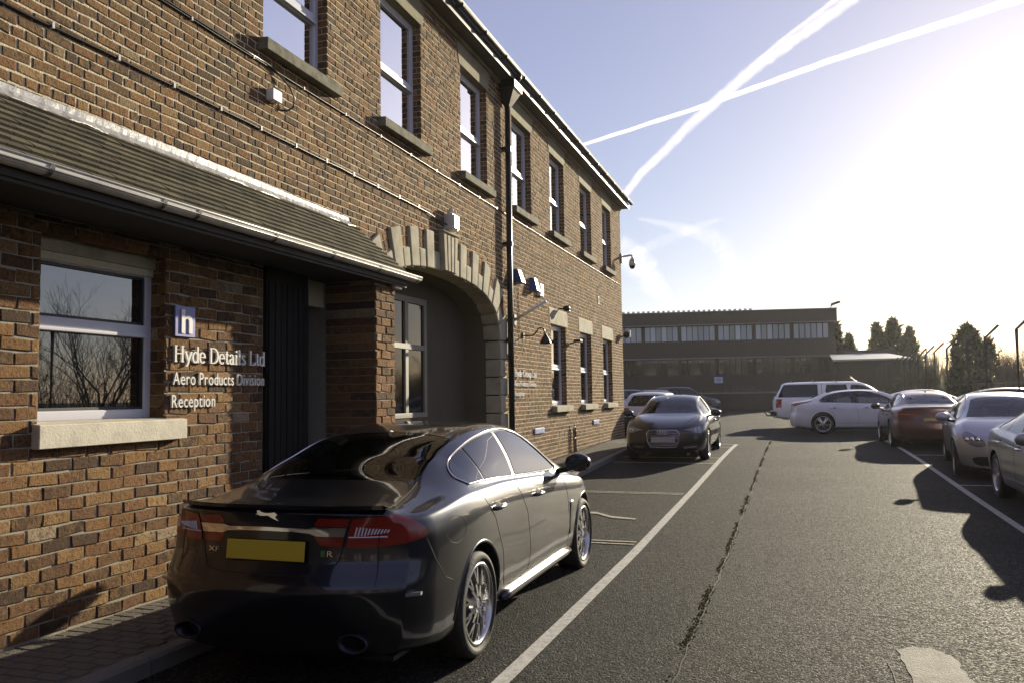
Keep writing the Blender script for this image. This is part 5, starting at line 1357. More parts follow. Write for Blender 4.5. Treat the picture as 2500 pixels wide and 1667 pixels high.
mb = MB(); mb.add([(1.62, 0, 1.40), (1.86, -.022, 1.425), (1.86, .022, 1.425), (1.64, 0, 1.475)], [(0, 1, 3), (1, 2, 3), (2, 0, 3), (0, 2, 1)]); build('roof_fin', mb, 'paint_navy', xf, bevel=.006)
# ---- the other cars share one saloon template, stretched to each car's own measurements
TA = (0, 1.02, 3.84, 4.73)
TM = dict(top=[(0, 1.00), (.08, 1.045), (.3, 1.07), (.62, 1.10), (.95, 1.215), (1.3, 1.335), (1.7, 1.405), (2.1, 1.43), (2.5, 1.42), (2.85, 1.355), (3.2, 1.22), (3.5, 1.075), (3.66, 1.015), (4.0, .965), (4.4, .885), (4.64, .80), (4.73, .74)],
    belt=[(0, .95), (.5, .98), (1.0, 1.0), (1.6, .985), (2.4, .95), (3.2, .915), (3.7, .895), (4.2, .84), (4.6, .76), (4.73, .68)],
    wid=[(0, .785), (.10, .832), (.3, .878), (1.0, .915), (2.0, .905), (3.0, .905), (3.85, .915), (4.4, .88), (4.62, .835), (4.73, .765)],
    rw=[(0, .68), (.5, .64), (.9, .59), (1.4, .56), (2.0, .555), (2.7, .57), (3.2, .62), (3.65, .70), (4.2, .73), (4.73, .62)],
    dlo=[(1.0, 1.02), (.92, 1.08), (1.15, 1.235), (1.55, 1.335), (2.0, 1.372), (2.4, 1.365), (2.75, 1.30), (3.1, 1.165), (3.38, 1.0), (3.30, .955), (2.3, .985), (1.6, 1.01)])
def spec(L, W_, H, wx, paint_, R=.325, rim=.235, spk='five2', **k):
    A = (0, wx[0], wx[1], L); fx = lambda x: float(np.interp(x, TA, A)); kz = H/1.43; ky = W_/.915
    zz = lambda z: z*kz if z > .5 else z
    S = dict(L=L, nx=110, ns=5, nc=34, paint=paint_, wx=wx, R=R, rim=rim, tw=.22, track=W_-.01, spk=spk, wn=36, gap=.045, zlow=.19,
        top=[(fx(x), zz(z)) for x, z in TM['top']], belt=[(fx(x), zz(z)) for x, z in TM['belt']], wid=[(fx(x), y*ky) for x, y in TM['wid']], rw=[(fx(x), y*ky) for x, y in TM['rw']],
        rear=[(.15, .12), (.3, .04), (.5, 0), (.62, .005), (.72, .05), (.95, .07), (1.1, .05)], front=[(.15, .16), (.28, .04), (.45, 0), (.62, .012), (.72, .05), (.8, .10), (.95, .2)],
        cr=.26, cf=.36, pr=3.2, pf=2.7, cab=(fx(1.2), fx(3.3), .98*kz), mirrors=[(fx(3.28), W_-.01, 1.02*kz, paint_)], handles=[(fx(1.40), .845*kz), (fx(2.42), .825*kz)])
    d = smooth_poly([(fx(x), z*kz) for x, z in TM['dlo']], 4, (0, 8, 9)); c = (fx(2.15), 1.15*kz)
    d2 = [(c[0]+(p[0]-c[0])*.972, c[1]+(p[1]-c[1])*.92) for p in d]
    gm = k.pop('glass', 'car_glass')
    S['feats'] = [F('side_window', 'side', seg(d2, fx(x0), fx(x1), .5, 1.15), gm, .0) for x0, x1 in ((.8, 1.42), (1.45, 2.08), (2.15, 3.5))]+[
        F('window_surround', 'side', d, 'black_plastic', -.002, **({'rim': .007} if k.pop('trim', True) else {})),
        F('rear_window', 'top', [(fx(.66), -.1), (fx(.66), .30), (fx(.70), .52*ky), (fx(1.0), .51*ky), (fx(1.32), .47*ky), (fx(1.36), .2), (fx(1.37), -.1)], gm, -.003),
        F('windscreen', 'top', [(fx(2.78), -.1), (fx(2.78), .40), (fx(2.84), .515*ky), (fx(3.2), .575*ky), (fx(3.53), .645*ky), (fx(3.62), .4), (fx(3.65), -.1)], gm, -.003)]
    S['lines'] = [dict(v='side', p=[(fx(2.14), .36), (fx(2.16), .5), (fx(2.12), .8), (fx(2.05), .97*kz)]), dict(v='side', p=[(fx(1.46), .42), (fx(1.40), .62), (fx(1.22), .85*kz), (fx(1.1), 1.0*kz)]),
        dict(v='side', p=[(fx(3.28), .36), (fx(3.32), .5), (fx(3.28), .85*kz)]), dict(v='side', p=[(fx(1.46), .42), (fx(1.5), .365), (fx(3.28), .36)])]
    for kk, v in k.items():
        if kk in ('feats', 'lines'): S[kk] = S[kk]+v
        else: S[kk] = v
    S['fx'] = fx; return S
def place(name, S, label, X, Y, head, **k):
    """X, Y: centre of the rear bumper; head: degrees anticlockwise from +X"""
    a = R_(head); wx = S['wx']; c, s_ = math.cos(a), math.sin(a)
    z0, z1 = (float(gz(Y+s_*x, X+c*x)) for x in wx); pitch = math.atan2(z1-z0, wx[1]-wx[0]); zr = z0-math.tan(pitch)*wx[0]
    t, B = car(name, S, label, (X, Y, zr), a, **k); t.rotation_euler = (0, -pitch, a); return t, B
def lamp_units(t, B, view, us, z, r, m='lamp_white'):
    for u in us:
        p, n = B.proj(view, u, z)
        for sg in (1, -1):
            mb = MB(); mb.ellipsoid((p[0]-n[0]*.01, (p[1]-n[1]*.01)*sg, p[2]), (r*.6, r, r), 10, 7); build('lamp_unit', mb, m, t, smooth=True)
def slats(t, B, rows, m, r=.006, name='grille_slat'):
    for z, hw in rows:
        pts = []
        for y in np.linspace(-hw, hw, 9):
            p, n = B.proj('front', abs(y)+max(0, B.L-B.proj('front', abs(y), z)[0][0]), z); pts.append((p[0]+n[0]*.002, y, z))
        mb = MB(); mb.tube(pts, r, 5); build(name, mb, m, t)
def outline(t, B, view, poly, r, m, name, off=.004, close=True):
    pts = []
    for u, v in poly:
        p, n = B.proj(view, abs(u), v); p = p+n*off; pts.append((p[0], math.copysign(p[1], u) if u else p[1], p[2]))
    mb = MB(); mb.tube(pts+([pts[0]] if close else []), r, 6, not close); build(name, mb, m, t, smooth=True)

# dark saloon facing the camera
hex_ = [(-.1, .69), (.335, .69), (.40, .625), (.355, .43), (.315, .325), (-.1, .325)]
S = spec(4.73, .921, 1.43, (1.02, 3.84), 'paint_black', .33, .242, 'five2', plate_f=(4.735, .485, .52), nx=150, ns=7, nc=48, cf=.34,
    feats=[F('headlight', 'front', [(.53, .70), (.80, .735), (1.14, .775), (1.17, .70), (1.10, .628), (.86, .622), (.74, .672)], 'lamp_clear', .002, pair=True),
           F('grille', 'front', hex_, 'black_plastic', -.012), F('air_intake', 'front', [(.50, .36), (.86, .40), (.86, .30), (.52, .285)], 'black_plastic', -.02, pair=True)],
    lines=[dict(v='front', p=[(.42, .745), (.60, .765), (.9, .80)], w=.004), dict(v='top', p=[(3.72, .70), (4.1, .60), (4.5, .44)], w=.003, sink=-.002)])
a4, B = place('parked_saloon', S, 'black saloon facing the camera beside the far end of the brick building', -2.70, 22.95, -90)
outline(a4, B, 'front', [(.40, .625), (.335, .69), (.12, .692), (-.12, .692), (-.335, .69), (-.40, .625), (-.355, .43), (-.315, .325), (-.1, .322), (.1, .322), (.315, .325), (.355, .43)], .009, 'chrome', 'grille_frame', .004)
slats(a4, B, [(.655, .33), (.62, .345), (.585, .34), (.55, .335), (.515, .325), (.43, .31), (.395, .30), (.36, .29)], 'alloy', .0055)
for k in range(4):     # four linked rings
    y = (-.081+.054*k); mb = MB()
    mb.tube([(4.738, y+.036*math.cos(q), .640+.036*math.sin(q)) for q in np.linspace(0, 2*math.pi, 21)], .0055, 6, False); build('ring_badge', mb, 'chrome', a4, smooth=True)
lamp_units(a4, B, 'front', (.88, 1.02), .695, .032)
outline(a4, B, 'front', [(.50, .33), (.68, .325), (.86, .335)], .006, 'chrome', 'bumper_trim', .006, False)
outline(a4, B, 'front', [(-.50, .33), (-.68, .325), (-.86, .335)], .006, 'chrome', 'bumper_trim', .006, False)

# white saloon parked across the end of the yard
S = spec(4.83, .928, 1.47, (1.03, 3.77), 'paint_white', .342, .250, 'five2', top=[(0, 1.01), (.08, 1.06), (.3, 1.09), (.55, 1.135), (.9, 1.27), (1.3, 1.39), (1.7, 1.45), (2.1, 1.47), (2.6, 1.455), (3.0, 1.37), (3.3, 1.25), (3.6, 1.11), (3.78, 1.05), (4.1, 1.0), (4.5, .91), (4.74, .82), (4.83, .74)],
    feats=[F('tail_light', 'rear', [(.52, .985), (.60, 1.035), (.85, 1.05), (1.22, 1.085), (1.45, 1.095), (1.34, 1.05), (1.12, .985), (.86, .925), (.6, .93)], 'lamp_red', .004, pair=True)], plate_r=(.04, .78, .52))
ins, B = place('parked_saloon', S, 'white saloon parked side-on across the far end of the yard', -.10, 30.25, 2)
pts = [(B.proj('rear', u, .94)[0]+B.proj('rear', u, .94)[1]*.01) for u in np.linspace(.50, .9, 6)]
for sg in (1, -1):
    mb = MB(); mb.tube([(p[0], p[1]*sg, p[2]) for p in pts], .014, 6); build('chrome_strip', mb, 'chrome', ins, smooth=True)

# dark red hatch-back saloon seen from behind
S = spec(4.71, .928, 1.40, (1.03, 3.84), 'paint_red', .335, .245, 'five2', plate_r=(.03, .70, .52, .15), nx=130, ns=6,
    feats=[F('tail_light', 'rear', [(.43, .80), (.46, .875), (.70, .905), (1.02, .905), (1.22, .88), (1.12, .80), (.80, .76), (.50, .77)], 'lamp_red', .004, pair=True)],
    lines=[dict(v='rear', p=[(.74, .96), (.70, .80), (.64, .60), (.0, .585)], w=.004)])
a5, B = place('parked_hatchback', S, 'dark red car seen from behind with a yellow plate, right of the white saloon', 3.25, 22.05, 90)
for sg in (1, -1):
    pts = [B.proj('rear', u, .835+.02*(u-.5))[0]+B.proj('rear', u, .835)[1]*.006 for u in np.linspace(.50, 1.05, 7)]
    mb = MB(); mb.tube([(p[0], p[1]*sg, p[2]) for p in pts], .010, 5); build('lamp_strip', mb, 'lamp_clear', a5)
    mb = MB(); mb.lathe([(.03, .05), (.045, 0), (.05, -.02), (.04, .01)], 'x', 16); mb.v = [(p[0]+.06, p[1]*1.3+sg*.62, p[2]+.30) for p in mb.v]; build('exhaust_tip', mb, 'chrome', a5)
mb = MB(); mb.add([(1.34, 0, 1.36), (1.52, -.02, 1.38), (1.52, .02, 1.38), (1.38, 0, 1.425)], [(0, 1, 3), (1, 2, 3), (2, 0, 3), (0, 2, 1)]); build('roof_fin', mb, 'black_plastic', a5)

# silver saloon facing the camera on the right
S = spec(4.69, .905, 1.44, (1.05, 3.89), 'paint_silver', .325, .235, 'ten', nx=140, ns=7, nc=44, cf=.46, pf=2.3,
    top=[(0, 1.0), (.08, 1.05), (.3, 1.08), (.62, 1.12), (.95, 1.235), (1.3, 1.35), (1.7, 1.42), (2.1, 1.44), (2.5, 1.43), (2.85, 1.37), (3.2, 1.235), (3.5, 1.095), (3.64, 1.04), (4.0, 1.0), (4.35, .93), (4.58, .84), (4.69, .76)],
    feats=[F('headlight', 'front', smooth_poly([(.52, .60), (.60, .69), (.86, .775), (1.12, .82), (1.20, .785), (1.10, .69), (.92, .615), (.70, .57)], 3, (0,)), 'lamp_clear', .002, pair=True),
           F('grille', 'front', [(-.1, .72), (.30, .70), (.40, .62), (.36, .48), (-.1, .47)], 'black_plastic', -.012), F('air_intake', 'front', smooth_poly([(.20, .40), (.60, .41), (.84, .38), (.80, .27), (.55, .235), (.20, .235)], 3), 'black_plastic', -.03, pair=True)],
    plate_f=(4.69, .42, .50))
mc, B = place('parked_saloon', S, 'silver saloon facing the camera with large clear headlights, third car from the right edge', 3.99, 20.36, -96)
mc['label'] = 'silver saloon facing the camera, between the dark red car and the nearest right-hand car'
slats(mc, B, [(.655, .30), (.60, .34), (.545, .33)], 'chrome', .010)
lamp_units(mc, B, 'front', (.72, .86, .99), .70, .042, 'chrome')
mb = MB(); mb.tube([(4.70, .075*math.cos(q), .60+.075*math.sin(q)) for q in np.linspace(0, 2*math.pi, 25)], .008, 6, False)
for q in (90, 210, 330): mb.tube([(4.70, 0, .60), (4.70, .072*math.cos(R_(q)), .60+.072*math.sin(R_(q)))], .007, 5)
build('star_badge', mb, 'chrome', mc)
outline(mc, B, 'front', [(.22, .225), (.55, .225), (.88, .26)], .010, 'chrome', 'bumper_trim', .006, False); outline(mc, B, 'front', [(-.22, .225), (-.55, .225), (-.88, .26)], .010, 'chrome', 'bumper_trim', .006, False)

# nearest car on the right
S = spec(4.68, .905, 1.43, (1.0, 3.82), 'paint_grey', .325, .235, 'ten', nx=150, ns=7, hm='chrome',
    feats=[F('headlight', 'front', [(.50, .66), (.80, .70), (1.2, .75), (1.1, .65), (.8, .6)], 'lamp_clear', .002, pair=True), F('tail_light', 'rear', [(.55, .80), (.6, .93), (1.0, .96), (1.25, .93), (1.0, .80)], 'lamp_red', .003, pair=True)],
    lines=[dict(v='side', p=[(.25, .80), (1.2, .845), (2.4, .82), (3.4, .78)], w=.006, sink=.003, m='paint_grey', n='crease')])
sv, B = place('parked_saloon', S, 'grey silver saloon cut by the right edge of the photograph', 3.72, 15.0, -90)

# white hatchback behind the black saloon, by the corner of the building
def hatch(L, W_, H, wx, paint_, roofx=.45, **k):
    h = H-1.0
    S = spec(L, W_, H, wx, paint_, **k); fx = S['fx']
    S['top'] = [(0, H-.07), (roofx*.4, H-.03), (roofx+.4, H), (fx(1.9), H+.012), (fx(2.4), H), (fx(2.75), H-.06), (fx(3.1), 1.0+h*.62), (fx(3.5), 1.0+h*.20), (fx(3.68), 1.0+h*.08), (fx(4.0), .99), (fx(4.45), .90), (fx(4.66), .80), (L, .72)]
    S['rw'] = [(0, .60*W_/.9), (.5, .62*W_/.9), (fx(2.6), .62*W_/.9), (fx(3.2), .66*W_/.9), (fx(3.7), .71*W_/.9), (fx(4.3), .72*W_/.9), (L, .6)]
    b0 = .93+.09*(h-.43); S['belt'] = [(0, b0+.06), (1, b0+.04), (2.4, b0), (fx(3.3), b0-.03), (fx(3.8), .90), (fx(4.3), .84), (L, .68)]
    S['rear'] = [(.15, .12), (.3, .03), (.55, 0), (.85, .04), (1.0, .09), (H-.12, .34), (H, .42)]; S['brend'] = 1.6
    d = [(.50, b0+.10), (.62, H-.16), (1.2, H-.105), (fx(2.3), H-.105), (fx(2.75), H-.16), (fx(3.12), 1.0+h*.50), (fx(3.42), b0+.02), (fx(3.3), b0-.0), (1.5, b0+.06)]
    c = (fx(2.0), (b0+H)/2); d2 = [(c[0]+(p[0]-c[0])*.97, c[1]+(p[1]-c[1])*.90) for p in d]
    gm = k.get('glass', 'car_glass_dark')
    S['feats'] = [F('side_window', 'side', seg(d2, x0, x1, .3, 1.15), gm, 0) for x0, x1 in ((0, fx(1.15)), (fx(1.2), fx(2.06)), (fx(2.13), fx(3.5)))]+[F('window_surround', 'side', d, 'black_plastic', -.002),
        F('rear_window', 'rear', [(-.1, b0+.08), (.80, b0+.10), (.82, H-.30), (.80, H-.115), (-.1, H-.10)], gm, -.002), F('windscreen', 'top', [(fx(2.75), -.1), (fx(2.75), .56), (fx(3.2), .60), (fx(3.55), .66), (fx(3.66), .3), (fx(3.67), -.1)], gm, -.003),
        F('tail_light', 'rear', [(.68, .80), (.66, b0+.02), (1.05, b0+.05), (1.12, .83)], 'lamp_red', .003, pair=True), F('headlight', 'front', [(.50, .66), (.80, .72), (1.15, .76), (1.1, .64), (.8, .6)], 'lamp_clear', .002, pair=True)]+k.get('xf', [])
    return S
S = hatch(4.3, .90, 1.49, (.86, 3.5), 'paint_white', glass='car_glass', xf=[F('bumper_cladding', 'rear', [(-.1, .68), (.9, .68), (1.35, .62), (1.35, .15), (-.1, .15)], 'black_plastic', .004)], plate_r=(.0, .58, .52, .1))
place('parked_hatchback', S, 'white hatchback at the building corner, half hidden behind the black saloon', -4.55, 27.0, 90)
# row of cars in the further yard, only their roofs show
for nm, H, pnt, X, Y, lab in (('parked_estate', 1.70, 'paint_dark', -12.3, 45.5, 'dark estate car roof at the left of the far row, next to the building corner'),
                          ('parked_hatchback', 1.50, 'paint_silver', -11.2, 41.5, 'silver hatchback roof lowest at the left of the far row'),
                          ('parked_hatchback', 1.60, 'paint_blue', -11.0, 49, 'dark blue hatchback with a sunlit pillar, middle of the far row'),
                          ('parked_hatchback', 1.55, 'paint_grey', -9.7, 51, 'grey hatchback with a white lit roof edge, right of middle in the far row'),
                          ('parked_estate', 1.70, 'paint_dark', -8.9, 56, 'dark estate car with roof rails at the right end of the far row')):
    S = hatch(4.5, .91, H, (.9, 3.6), pnt, cabin=False, nx=60, ns=4, nc=12)
    t, B = place(nm, S, lab, X, Y, 3, group='cars in the further yard')
    if 'rails' in lab:
        for sg in (1, -1):
            mb = MB(); mb.tube([(.7, sg*.60, H-.01), (.85, sg*.60, H+.05), (2.5, sg*.61, H+.055), (2.65, sg*.61, H-.0)], .018, 6); build('roof_rail', mb, 'black_plastic', t, smooth=True)
# white pick-up with a hard top
S = hatch(5.25, .95, 1.79, (1.25, 4.35), 'paint_white', glass='car_glass_dark', R=.38, rim=.24, cabin=False, roofx=.4)
b0 = 1.16; fx = S['fx']
S['belt'] = [(0, b0), (2.4, b0-.02), (fx(3.3), b0-.04), (fx(3.8), 1.08), (fx(4.3), 1.0), (5.25, .85)]; S['zlow'] = .36
S['top'] = [(0, 1.70), (.15, 1.755), (.5, 1.785), (1.8, 1.80), (3.0, 1.79), (3.3, 1.74), (3.75, 1.48), (4.12, 1.22), (4.25, 1.16), (4.7, 1.12), (5.1, 1.02), (5.25, .9)]
S['rear'] = [(.15, .1), (.35, 0), (1.0, .0), (1.16, .04), (1.7, .36), (1.8, .40)]
S['feats'] = [F('side_window', 'side', smooth_poly([(.20, 1.20), (.42, 1.68), (1.66, 1.69), (1.66, 1.20)], 2, (0, 1, 2, 3)), 'car_glass_dark', .001), F('side_window', 'side', smooth_poly([(1.98, 1.22), (1.98, 1.64), (2.06, 1.67), (2.62, 1.67), (2.70, 1.64), (2.70, 1.21)], 2), 'car_glass_dark', 0),
    F('side_window', 'side', smooth_poly([(2.86, 1.21), (2.86, 1.62), (2.94, 1.66), (3.3, 1.62), (3.8, 1.34), (3.98, 1.18), (3.9, 1.17)], 2), 'car_glass_dark', 0), F('windscreen', 'top', [(3.22, -.1), (3.22, .55), (3.8, .62), (4.12, .68), (4.2, .3), (4.2, -.1)], 'car_glass_dark', -.003),
    F('tail_light', 'rear', [(.80, .80), (.80, 1.14), (1.18, 1.14), (1.18, .80)], 'lamp_red', .004, pair=True), F('rear_window', 'rear', [(-.1, 1.24), (.76, 1.24), (.74, 1.60), (-.1, 1.62)], 'car_glass_dark', -.002), F('quarter_glass', 'rear', [(.95, 1.20), (.98, 1.62), (1.12, 1.62), (1.16, 1.20)], 'lamp_red', .002, pair=True)]
S['mirrors'] = [(3.85, .94, 1.24, 'paint_white')]; S['handles'] = [(2.1, 1.08), (3.05, 1.08)]; S['lines'] = [dict(v='side', p=[(1.80, .6), (1.80, 1.72)], w=.008), dict(v='side', p=[(2.80, .6), (2.80, 1.15)])]
pk, B = place('pickup_truck', S, 'white pick-up with hard top and roof bars behind the white saloon', -.74, 34.6, 3, cat='pickup truck')
for x in (.75, 1.55, 2.35):
    mb = MB(); mb.tube([(x, -.66, 1.76), (x, -.66, 1.84), (x, .66, 1.84), (x, .66, 1.76)], .016, 6); build('roof_bar', mb, 'black_plastic', pk)
mb = MB(); mb.box(-.08, .12, -.85, .85, .50, .66); build('rear_bumper', mb, 'black_plastic', pk, bevel=.03)
mb = MB(); mb.tube([(-.02, 0, .48), (-.22, 0, .48), (-.26, 0, .56)], .025, 8); mb.ellipsoid((-.26, 0, .60), (.035, .035, .035)); build('tow_hitch', mb, 'black_metal', pk)
for sg in (1, -1):
    mb = MB(); mb.tube([(3.2, sg*.70, 1.77), (3.36, sg*.72, 1.85)], .006, 5); 
mb = MB(); mb.tube([(3.25, .60, 1.76), (3.0, .60, 1.98)], .006, 5); build('aerial', mb, 'black_metal', pk)
S = spec(4.6, .90, 1.44, (1.0, 3.7), 'paint_white', cabin=False, nx=70, ns=4, nc=12, glass='car_glass_dark')
place('parked_saloon', S, 'white car roof just showing between the white saloon and the dark red car', 3.2, 38.0, 20)
S = spec(4.6, .90, 1.46, (1.0, 3.7), 'paint_blue', cabin=False, nx=70, ns=4, nc=12, glass='car_glass_dark')
place('parked_saloon', S, 'dark blue car roof showing behind the silver saloon at the fence', 4.2, 29.2, 0)
# ------------------------------------------------------------------ far office building
OC = Vector((3.45, 72.6)); OD = Vector((-.985, -.17)); ON = Vector((.17, -.985))     # right corner, direction along the front, outward normal
off = thing('office_building', 'long brown flat-roofed office block with two bands of windows at the end of the yard', 'building', (OC.x-10, OC.y, .5))
def opt(s, d, z): return (OC.x+OD.x*s+ON.x*d, OC.y+OD.y*s+ON.y*d, z)
def obox(mb, s0, s1, d0, d1, z0, z1):
    p = [opt(s0, d0, z0), opt(s1, d0, z0), opt(s1, d1, z0), opt(s0, d1, z0), opt(s0, d0, z1), opt(s1, d0, z1), opt(s1, d1, z1), opt(s0, d1, z1)]
    mb.add(p, [(0, 1, 2, 3), (7, 6, 5, 4), (4, 5, 1, 0), (5, 6, 2, 1), (6, 7, 3, 2), (7, 4, 0, 3)]); return mb
LB = 46
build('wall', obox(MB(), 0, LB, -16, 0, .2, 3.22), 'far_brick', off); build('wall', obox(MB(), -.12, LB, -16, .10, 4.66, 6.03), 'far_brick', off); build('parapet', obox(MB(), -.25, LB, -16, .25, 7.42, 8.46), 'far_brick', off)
build('floor_core', obox(MB(), .2, LB, -15.8, -.5, 3.2, 7.5), 'far_frame', off)
build('concrete_band', obox(MB(), -.14, LB, -.3, .14, 4.58, 4.70), 'far_concrete', off); build('concrete_band', obox(MB(), -.27, LB, -.3, .27, 7.38, 7.46), 'far_concrete', off)
build('coping', obox(MB(), -.3, LB, -16, .3, 8.46, 8.53), 'far_concrete', off)
for s in np.arange(6.5, 40, .42):      # row of small upstands along the roof edge, sunlight put in as white
    if s < 24: build('roof_upstand', obox(MB(), s, s+.20, .05, .28, 8.535, 8.66), 'white_plastic', off)
for z0, z1, m in ((6.05, 7.38, 'pane_far'), (3.24, 4.56, 'pane_far_dark')):
    s = .36; bay = 0
    while s < 36:
        w6 = 2.80
        fr = MB(); obox(fr, s, s+w6, -.35, -.12, z0, z0+.06); obox(fr, s, s+w6, -.35, -.12, z1-.06, z1)
        for k in range(7): obox(fr, s+k*w6/6-.028, s+k*w6/6+.028, -.35, -.10, z0+.06, z1-.06)
        wi = build('window', fr, 'far_frame', off)
        for k in range(6): build('pane', obox(MB(), s+k*w6/6+.03, s+(k+1)*w6/6-.03, -.22, -.20, z0+.06, z1-.06), m if (k+bay) % 5 or m != 'pane_far' else glass_mat('office_glass_sky_dim', (.30, .32, .37), 1.7, .03), wi)  # some upper panes get a greyer painted sky reflection
        build('pier', obox(MB(), s+w6, s+w6+.25, -.3, .02, z0-.02, z1+.04), 'far_brick', off)
        s += w6+.25; bay += 1
build('pier', obox(MB(), -.02, .34, -.3, .03, .2, 7.4), 'far_brick', off)
sg_ = thing('notice_board', 'small pale lavender notice board on the wall of the office block', 'sign', opt(9.35, .1, 2.8))
bd = build('board', obox(MB(), 9.0, 9.68, .03, .08, 2.56, 3.06), simple('notice_white', (.55, .54, .72), .5, var=.1), sg_)
for i, (a_, b_) in enumerate(((.18, .50), (.08, .60), (.12, .56), (.2, .48))):
    build('text_line', obox(MB(), 9.0+a_, 9.0+b_, .081, .087, 2.95-.1*i, 2.985-.1*i), 'blue', sg_)
rf = thing('roof_floodlight', 'dark floodlight standing on the right-hand roof corner of the office block', 'light', opt(.1, .0, 8.53))
mb = MB(); mb.tube([opt(.25, 0, 8.5), opt(.05, .05, 8.72)], .03, 6); build('bracket', mb, 'far_frame', rf)
mb = MB(); mb.prism([opt(.2, .05, 8.72), opt(-.55, .25, 8.98), opt(-.50, .25, 9.10), opt(.1, .05, 8.92)], (.1, .45, 0)); build('head', mb, 'galv', rf)

# low retaining wall with weeds, small shed beyond
rw_ = thing('retaining_wall', 'low dark wall with dry weeds along its top at the end of the yard', 'wall', (-5, 59.6, .5))
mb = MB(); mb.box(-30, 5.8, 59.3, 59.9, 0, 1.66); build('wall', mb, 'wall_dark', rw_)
mb = MB(); mb.box(-30, 5.85, 59.24, 59.96, 1.66, 1.76); build('coping', mb, 'far_concrete', rw_)
mb = MB()
for i in range(2600):
    x = random.uniform(-25, 5.8); y = random.uniform(59.95, 61.5); h = random.uniform(.1, .5)*(1+.6*math.sin(x*1.3)); a = random.uniform(0, 3.14)
    z0 = 1.5; w = .03; mb.add([(x-w*math.cos(a), y-w*math.sin(a), z0), (x+w*math.cos(a), y+w*math.sin(a), z0), (x+random.uniform(-.15, .15), y+random.uniform(-.1, .1), z0+.2+max(h, .05))], [(0, 1, 2)])
mb.box(-30, 5.8, 59.9, 74, .3, 1.5)
tag(stuff(build('weeds', mb, 'hedge')), 'dry weeds and bank behind the low retaining wall', 'weeds')
sh = thing('flat_roof_shed', 'low flat-roofed shed with a pale roof to the right of the office block', 'shed', (8.5, 70, .5))
mb = MB(); mb.box(3.3, 7.6, 66.5, 78, .3, 3.95); build('wall', mb, 'far_brick', sh)
mb = MB(); mb.add([(3.0, 66, 3.95), (8.4, 66, 3.95), (7.2, 72, 4.62), (3.0, 72, 4.62), (3.0, 66, 4.07), (8.4, 66, 4.07), (7.2, 72, 4.74), (3.0, 72, 4.74)], [(3, 2, 1, 0), (4, 5, 6, 7), (0, 1, 5, 4), (1, 2, 6, 5), (2, 3, 7, 6), (3, 0, 4, 7)]); build('roof', mb, 'shed_roof', sh)
mb = MB(); mb.box(3.6, 8.2, 72.2, 79, 4.3, 5.0); build('upper_roof', mb, 'far_frame', sh)

# building behind the photographer: it closes the yard and shows in the office windows and the car paint
bb = thing('works_building', 'plain brick works building closing the yard behind the photographer', 'building', (6, -16, 0))
mb = MB(); mb.box(-16, 34, -30, -15, -.2, 7.5); build('wall', mb, 'wall_dark', bb)
for i in range(11):
    for z in (1.2, 4.4):
        x = -13+i*4.2; mb = MB(); mb.box(x, x+1.5, -15.02, -14.95, z, z+1.6); w_ = build('window', mb, 'upvc', bb)
        mb = MB(); mb.box(x+.1, x+1.4, -14.96, -14.93, z+.1, z+1.5); build('pane', mb, 'pane', w_)

# ------------------------------------------------------------------ fence
FX = 6.0
fe = thing('security_fence', 'tall chain link fence with cranked posts along the right side of the yard', 'fence', (FX, 40, .25))
posts = [2.5, 5.6, 8.6, 11.6, 14.6, 17.6, 20.4, 23.2, 26.25, 30.2, 33.2, 37.2, 40.3, 42.9, 45.2, 48.2, 50.6, 53.6, 56.6, 59.6, 62.6, 65.6]
for y in posts:
    g = float(gz(y, FX)); zt = 3.36; lx = random.uniform(-.05, .02)
    mb = MB(); mb.tube([(FX+lx, y, g-.1), (FX, y, zt), (FX+.40, y, zt+.40)], .045, 6); build('post', mb, 'galv', fe)
ys0, ys1 = posts[0], posts[-1]; z0, z1 = .35, 3.34; pit = .11
mb = MB()
def strand(p, q, r):
    p, q = Vector(p), Vector(q); t = (q-p).normalized(); a = Vector((1, 0, 0)); b = t.cross(a).normalized()
    vs = [p+a*r, p-a*r*.5+b*r*.87, p-a*r*.5-b*r*.87, q+a*r, q-a*r*.5+b*r*.87, q-a*r*.5-b*r*.87]
    mb.add(vs, [(0, 1, 4, 3), (1, 2, 5, 4), (2, 0, 3, 5)])
h = z1-z0; y = ys0-h
while y < ys1:
    for d in (1, -1):
        ya, yb = (y, y+h) if d > 0 else (y+h, y); za, zb = z0, z1
        lo, hi = min(ya, yb), max(ya, yb)
        p, q = Vector((FX+.05, ya, za)), Vector((FX+.05, yb, zb))
        def cl(p, q):
            for a, lim, s in ((1, ys0, 1), (1, ys1, -1)):
                fp, fq = s*(p[a]-lim), s*(q[a]-lim)
                if fp < 0 and fq < 0: return None
                if fp < 0: p = p+(q-p)*(fp/(fp-fq))
                elif fq < 0: q = q+(p-q)*(fq/(fq-fp))
            return p, q
        r_ = cl(p, q)
        if r_: strand(r_[0], r_[1], .0010)
    y += pit
stuff(build('chain_link', mb, 'galv', fe))
for z in (.4, 1.9, 3.33):
    mb = MB(); mb.tube([(FX+.05, yy, z+random.uniform(-.01, .01)) for yy in posts], .004, 5); build('line_wire', mb, 'galv', fe)
for d in (.12, .25, .38):
    mb = MB(); mb.tube([(FX+d, yy, 3.36+d+random.uniform(-.03, .03)) for yy in posts], .0035, 4); build('barbed_wire', mb, 'galv', fe)

